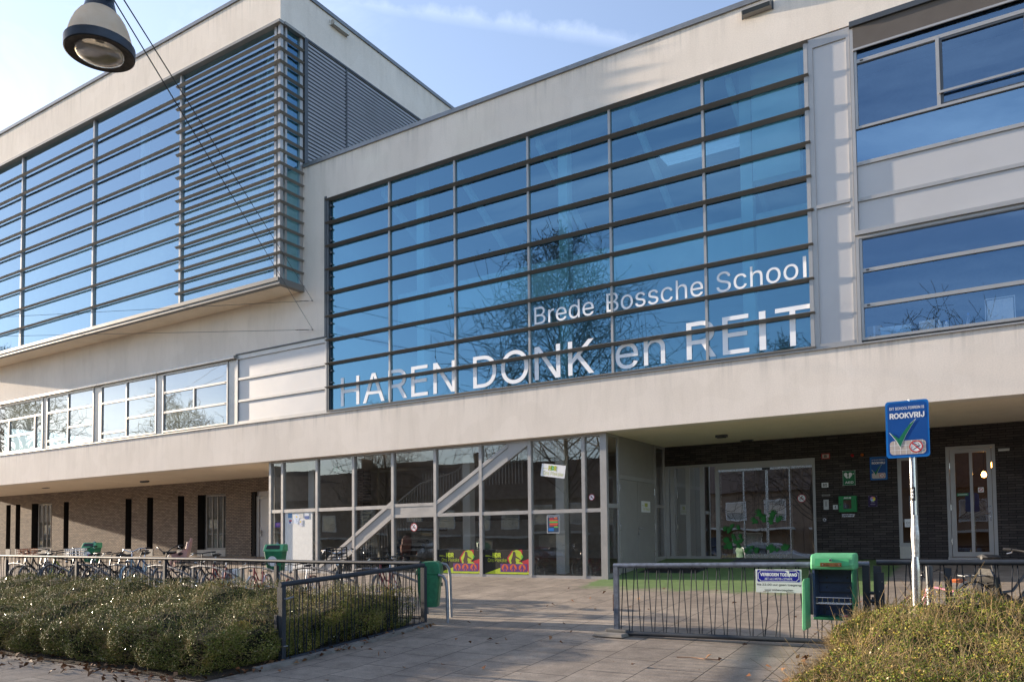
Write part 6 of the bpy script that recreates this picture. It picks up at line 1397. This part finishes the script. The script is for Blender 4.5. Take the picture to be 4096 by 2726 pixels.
# ================================================================== ACROSS THE STREET (seen in the glass)
def bare_tree(loc, h, seed, label, spread=.62, depth=6, r0=.26, up=.25, tuft=0, nb=3, first=.22, leader=0):
    rng = np.random.default_rng(seed); t = thing('bare_tree', label, 'tree', loc, 0, 'bare trees across the street')
    segs = []
    def grow(p, d, L, r, k):
        q = p.copy(); dd = d.copy(); n_ = 4
        for i in range(n_):
            dd = dd + rng.normal(0, .065, 3); dd[2] += up*.10; dd /= np.linalg.norm(dd); p2 = q+dd*L/n_
            segs.append((q, p2, r*(1-.3*i/n_), r*(1-.3*(i+1)/n_), k)); q = p2
            if k < depth and i > 0 or (k == 0 and i > 0):
                for _ in range(1 if rng.random() < .85 else 0):
                    s = rng.normal(0,1,3); s -= dd*s.dot(dd); s /= np.linalg.norm(s); ch = dd*(1-spread*.5)+s*spread*rng.uniform(.8,1.3); ch /= np.linalg.norm(ch)
                    if k < depth: grow(q, ch, L*rng.uniform(.55,.9), r*.52, k+1)
        if k < depth:
            for _ in range(nb-1):
                s = rng.normal(0,1,3); s -= dd*s.dot(dd); s /= np.linalg.norm(s); ch = dd*(1-spread*.4)+s*spread*rng.uniform(.5,1.1); ch[2] += up*.3; ch /= np.linalg.norm(ch)
                grow(q, ch, L*rng.uniform(.7,.92), r*.66, k+1)
    if leader:     # one stem to the top, side branches all the way up
        pts = [np.array([.10*math.sin(i*.9)*i/6, .10*math.cos(i*1.3)*i/6, h*i/14]) for i in range(15)]
        for i in range(14): segs.append((pts[i], pts[i+1], r0*(1-i/14.5), r0*(1-(i+1)/14.5), 0))
        for i in range(leader):
            q = .24+.74*(i+rng.uniform(0,1))/leader; k_ = min(13, int(q*14)); p = pts[k_]+(pts[k_+1]-pts[k_])*(q*14-k_)
            a = i*2.4+rng.normal(0,.4); tilt = .55+.65*q; d = np.array([math.cos(a), math.sin(a), tilt]); d /= np.linalg.norm(d)
            Lb = spread*h*.36*(1-.82*abs(q-.36)/.62)*rng.uniform(.75,1.1); grow(p, d, Lb*.62, r0*.34*(1-.6*q), 3)
    else: grow(np.zeros(3), np.array([0,0,1.]), h*first, r0, 0)
    top = max(s[1][2] for s in segs); kk = h/top; segs = [(a*kk, b*kk, max(r_*kk, .011), max(r2*kk, .009), k) for a, b, r_, r2, k in segs]
    for nm, sel in (('trunk', lambda k: k <= 1), ('crown', lambda k: k > 1)):
        S = [s for s in segs if sel(s[4])]; A = np.array([s[0] for s in S]); B = np.array([s[1] for s in S]); ra = np.array([s[2] for s in S])[:,None]; rb = np.array([s[3] for s in S])[:,None]
        d = B-A; d /= np.linalg.norm(d,axis=1)[:,None]; u_ = np.where(np.abs(d[:,2:3])<.9, np.array([[0,0,1.]]), np.array([[1.,0,0]])); a = np.cross(d,u_); a /= np.linalg.norm(a,axis=1)[:,None]; b = np.cross(d,a)
        k = 6 if nm == 'trunk' else 3; V = []
        for (c, r_) in ((A,ra),(B,rb)):
            for i in range(k): V.append(c+(a*math.cos(2*math.pi*i/k)+b*math.sin(2*math.pi*i/k))*r_)
        V = np.stack(V,1).reshape(-1,3); base = np.arange(len(S))[:,None]*2*k
        F = np.concatenate([base+np.array([[i,(i+1)%k,k+(i+1)%k,k+i]]) for i in range(k)]); np_mesh(nm, V, F, M['bark'], t)
    if tuft:
        E_ = np.array([s[1] for s in segs if s[4] >= depth-1]); E_ = E_[rng.choice(len(E_), min(tuft,len(E_)), False)]; V, F = cards(E_, np.tile([0,0,-1.],(len(E_),1)), .12, .08, .8, rng); np_mesh('last_leaves', V, F, M['deadleaf'], t)
M['bark'] = simple('bark', (.085,.07,.055,1), .9, 0, .2, .3, 5)
bare_tree((-20.0,-20.5,-1.2), 20.0, 31, 'tall narrow bare plane tree mirrored in the blue glazing', 1.12, 6, .20, .30, 2600, 2, .17, 64)
bare_tree((-76,-20,-1.2), 21, 9, 'broad bare tree mirrored in the leftmost first floor windows', .9, 6, .34, .2, 900, 2, .16, 60)
bare_tree((-58.5,-24,-1.2), 15.0, 12, 'spreading bare tree mirrored in the first floor windows', 1.15, 6, .24, .2, 0, 2, .16, 50)
bare_tree((-9.0,-22,-1.2), 12.6, 15, 'feathery bare tree mirrored low in the right part of the glazing', 1.45, 6, .14, .45, 0, 2, .16, 44)
bare_tree((-2.2,-23,-1.2), 13.5, 17, 'feathery bare tree mirrored in the right hand windows', 1.6, 6, .10, .45, 0, 2, .16, 26)
bare_tree((-36,-24,-1.2), 12, 23, 'bare tree mirrored in the hall glazing by the roof', 1.1, 6, .2, .2, 0, 2, .18, 44)
roofm = simple('roof_tiles', (.05,.04,.037,1), .8, 0, .3, .2, 3)
HL = ['farthest grey brown house at the end of the mirrored street','second farthest house of the mirrored street','mirrored house before the farthest pair','mirrored house left of the brown row']
hx = -74-4*12.4
for i in range(-4, 8):
    wdt = 12.4; t = thing('terraced_house', HL[i+4] if i < 0 else ['brown brick house at the far left end of the mirrored row','brown brick house with one chimney, second of the mirrored row','third mirrored brown house behind the bare trees','mirrored brown house behind the hall glazing','brown house mirrored behind the raking beam','brown house mirrored beside the entrance corner','red brown house mirrored in the sliding doors','red brown house mirrored in the glazed side door'][i], 'house', (hx+wdt/2,-38,-1.2), 0, 'houses across the street'); a = wdt/2-.01
    bw = M['brick_red'] if i > 5 else simple('house_brown', (.26,.19,.14,1), .85, 0, .2, .15, 2)
    m_ = MB(); m_.box(-a,a,-4,4,0,5.6); m_.poly([(-a,-4,5.6),(-a,4,5.6),(-a,0,8.6)]); m_.poly([(a,-4,5.6),(a,4,5.6),(a,0,8.6)]); m_.build('house_wall', bw, t)
    m_ = MB(); m_.add([(-a,4.35,5.45),(a,4.35,5.45),(a,0,8.8),(-a,0,8.8),(-a,-4.35,5.45),(a,-4.35,5.45)], [(0,1,2,3),(3,2,5,4)]); rf = m_.build('roof', roofm, t); m_ = MB(); m_.box(a-1.6,a-.9,-.4,.4,8.2,9.6); m_.build('chimney', bw, rf)
    for u in (-4.2,-1.4,1.4,4.2):
        m_ = MB(); m_.box(u-.8,u+.8,4.005,4.06,3.3,4.8); wf = m_.build('window', M['white'], t); m_ = MB(); m_.quad((u+.72,4.065,3.38),(u-.72,4.065,3.38),(u-.72,4.065,4.72),(u+.72,4.065,4.72)); m_.build('pane', M['glass_dark'], wf)
    for u in (-4.2,2.2):
        m_ = MB(); m_.box(u-1.1,u+1.1,4.005,4.06,.9,2.5); wf = m_.build('window', M['white'], t); m_ = MB(); m_.quad((u+1,4.065,1),(u-1,4.065,1),(u-1,4.065,2.4),(u+1,4.065,2.4)); m_.build('pane', M['glass_dark'], wf)
    m_ = MB(); m_.box(-1.0,.0,4.005,4.07,.05,2.2); m_.build('front_door', M['bin_inner'], t); m_ = MB(); m_.box(-5.6,5.6,4.02,5.2,2.62,2.78); m_.build('canopy', M['offwhite'], t)
    hx += wdt
def car(loc, rz, label, col):
    t = thing('parked_car', label, 'car', loc, rz, 'cars parked across the street'); pm = simple('car_paint', col, .25, .2, .6, .03, 2)
    body = [(-2.0,.30),(-2.05,.62),(-1.95,.88),(-1.35,.95),(.75,.95),(1.55,.86),(2.0,.70),(2.05,.35),(1.9,.24),(-1.9,.24)]; cab = [(-1.85,.90),(-1.55,1.38),(-1.0,1.47),(.05,1.45),(.95,.93)]
    m_ = MB(); m_.prism(body, 'y', -.82, .82); m_.build('body', pm, t, False, .06)
    m_ = MB(); m_.add([(x,s*(.80-.22*(z-.9)),z) for s in (-1,1) for x,z in cab], [(0,1,2,3,4),(9,8,7,6,5)]+[(i,i+1,6+i,5+i) for i in range(4)]); m_.build('cabin', pm, t, False, .04)
    m_ = MB()
    for s in (-1,1): m_.poly([(x,s*(.815-.22*(z-.9)),z) for x,z in ((-1.5,.97),(-1.35,1.34),(-.95,1.40),(.0,1.38),(.75,.97))])
    m_.poly([(-1.82,-.62,1.0),(-1.82,.62,1.0),(-1.61,.58,1.32),(-1.61,-.58,1.32)]); m_.poly([(.87,-.66,1.0),(.87,.66,1.0),(.20,.6,1.40),(.20,-.6,1.40)]); m_.build('windows', M['glass_dark'], t)
    for x in (-1.25,1.3):
        for s in (-1,1): m_ = MB(); m_.lathe([(.0,.09),(.30,.09),(.32,.05),(.32,-.09),(0,-.09)], (x,s*.75,.32), 20, 'y'); wh = m_.build('wheel', M['black'], t, True); m_ = MB(); m_.lathe([(0,.095*s),(.19,.096*s),(.2,.091*s)], (x,s*.75,.32), 14, 'y'); m_.build('rim', M['alu'], wh)
    for s in (-1,1):
        m_ = MB(); m_.box(-2.06,-1.9,s*.62-.14,s*.62+.14,.66,.86); m_.build('tail_light', flat('tail_red', (.4,.01,.01,1), .2), t); m_ = MB(); m_.box(1.9,2.03,s*.6-.16,s*.6+.16,.58,.72); m_.build('headlight', M['steel'], t)
    m_ = MB(); m_.box(-2.065,-2.045,-.26,.26,.45,.56); m_.build('number_plate', flat('plate_yellow', (.7,.5,.03,1)), t)
for x, c, lab in ((-29.5,(.55,.56,.57,1),'white hatchback mirrored low in the hall glazing'),(-22.5,(.22,.008,.012,1),'dark red hatchback mirrored low in the hall glazing'),(-16.0,(.10,.12,.15,1),'grey hatchback mirrored near the hall corner'),(-11.2,(.55,.56,.57,1),'white car mirrored in the sliding doors, left one'),(-6.0,(.50,.53,.56,1),'pale car mirrored in the sliding doors, right one'),(-1.2,(.25,.30,.38,1),'blue grey car mirrored in the glazed side door')):
    car((x,-22.5,gz(-14.2)-.12), R(2), lab, c)
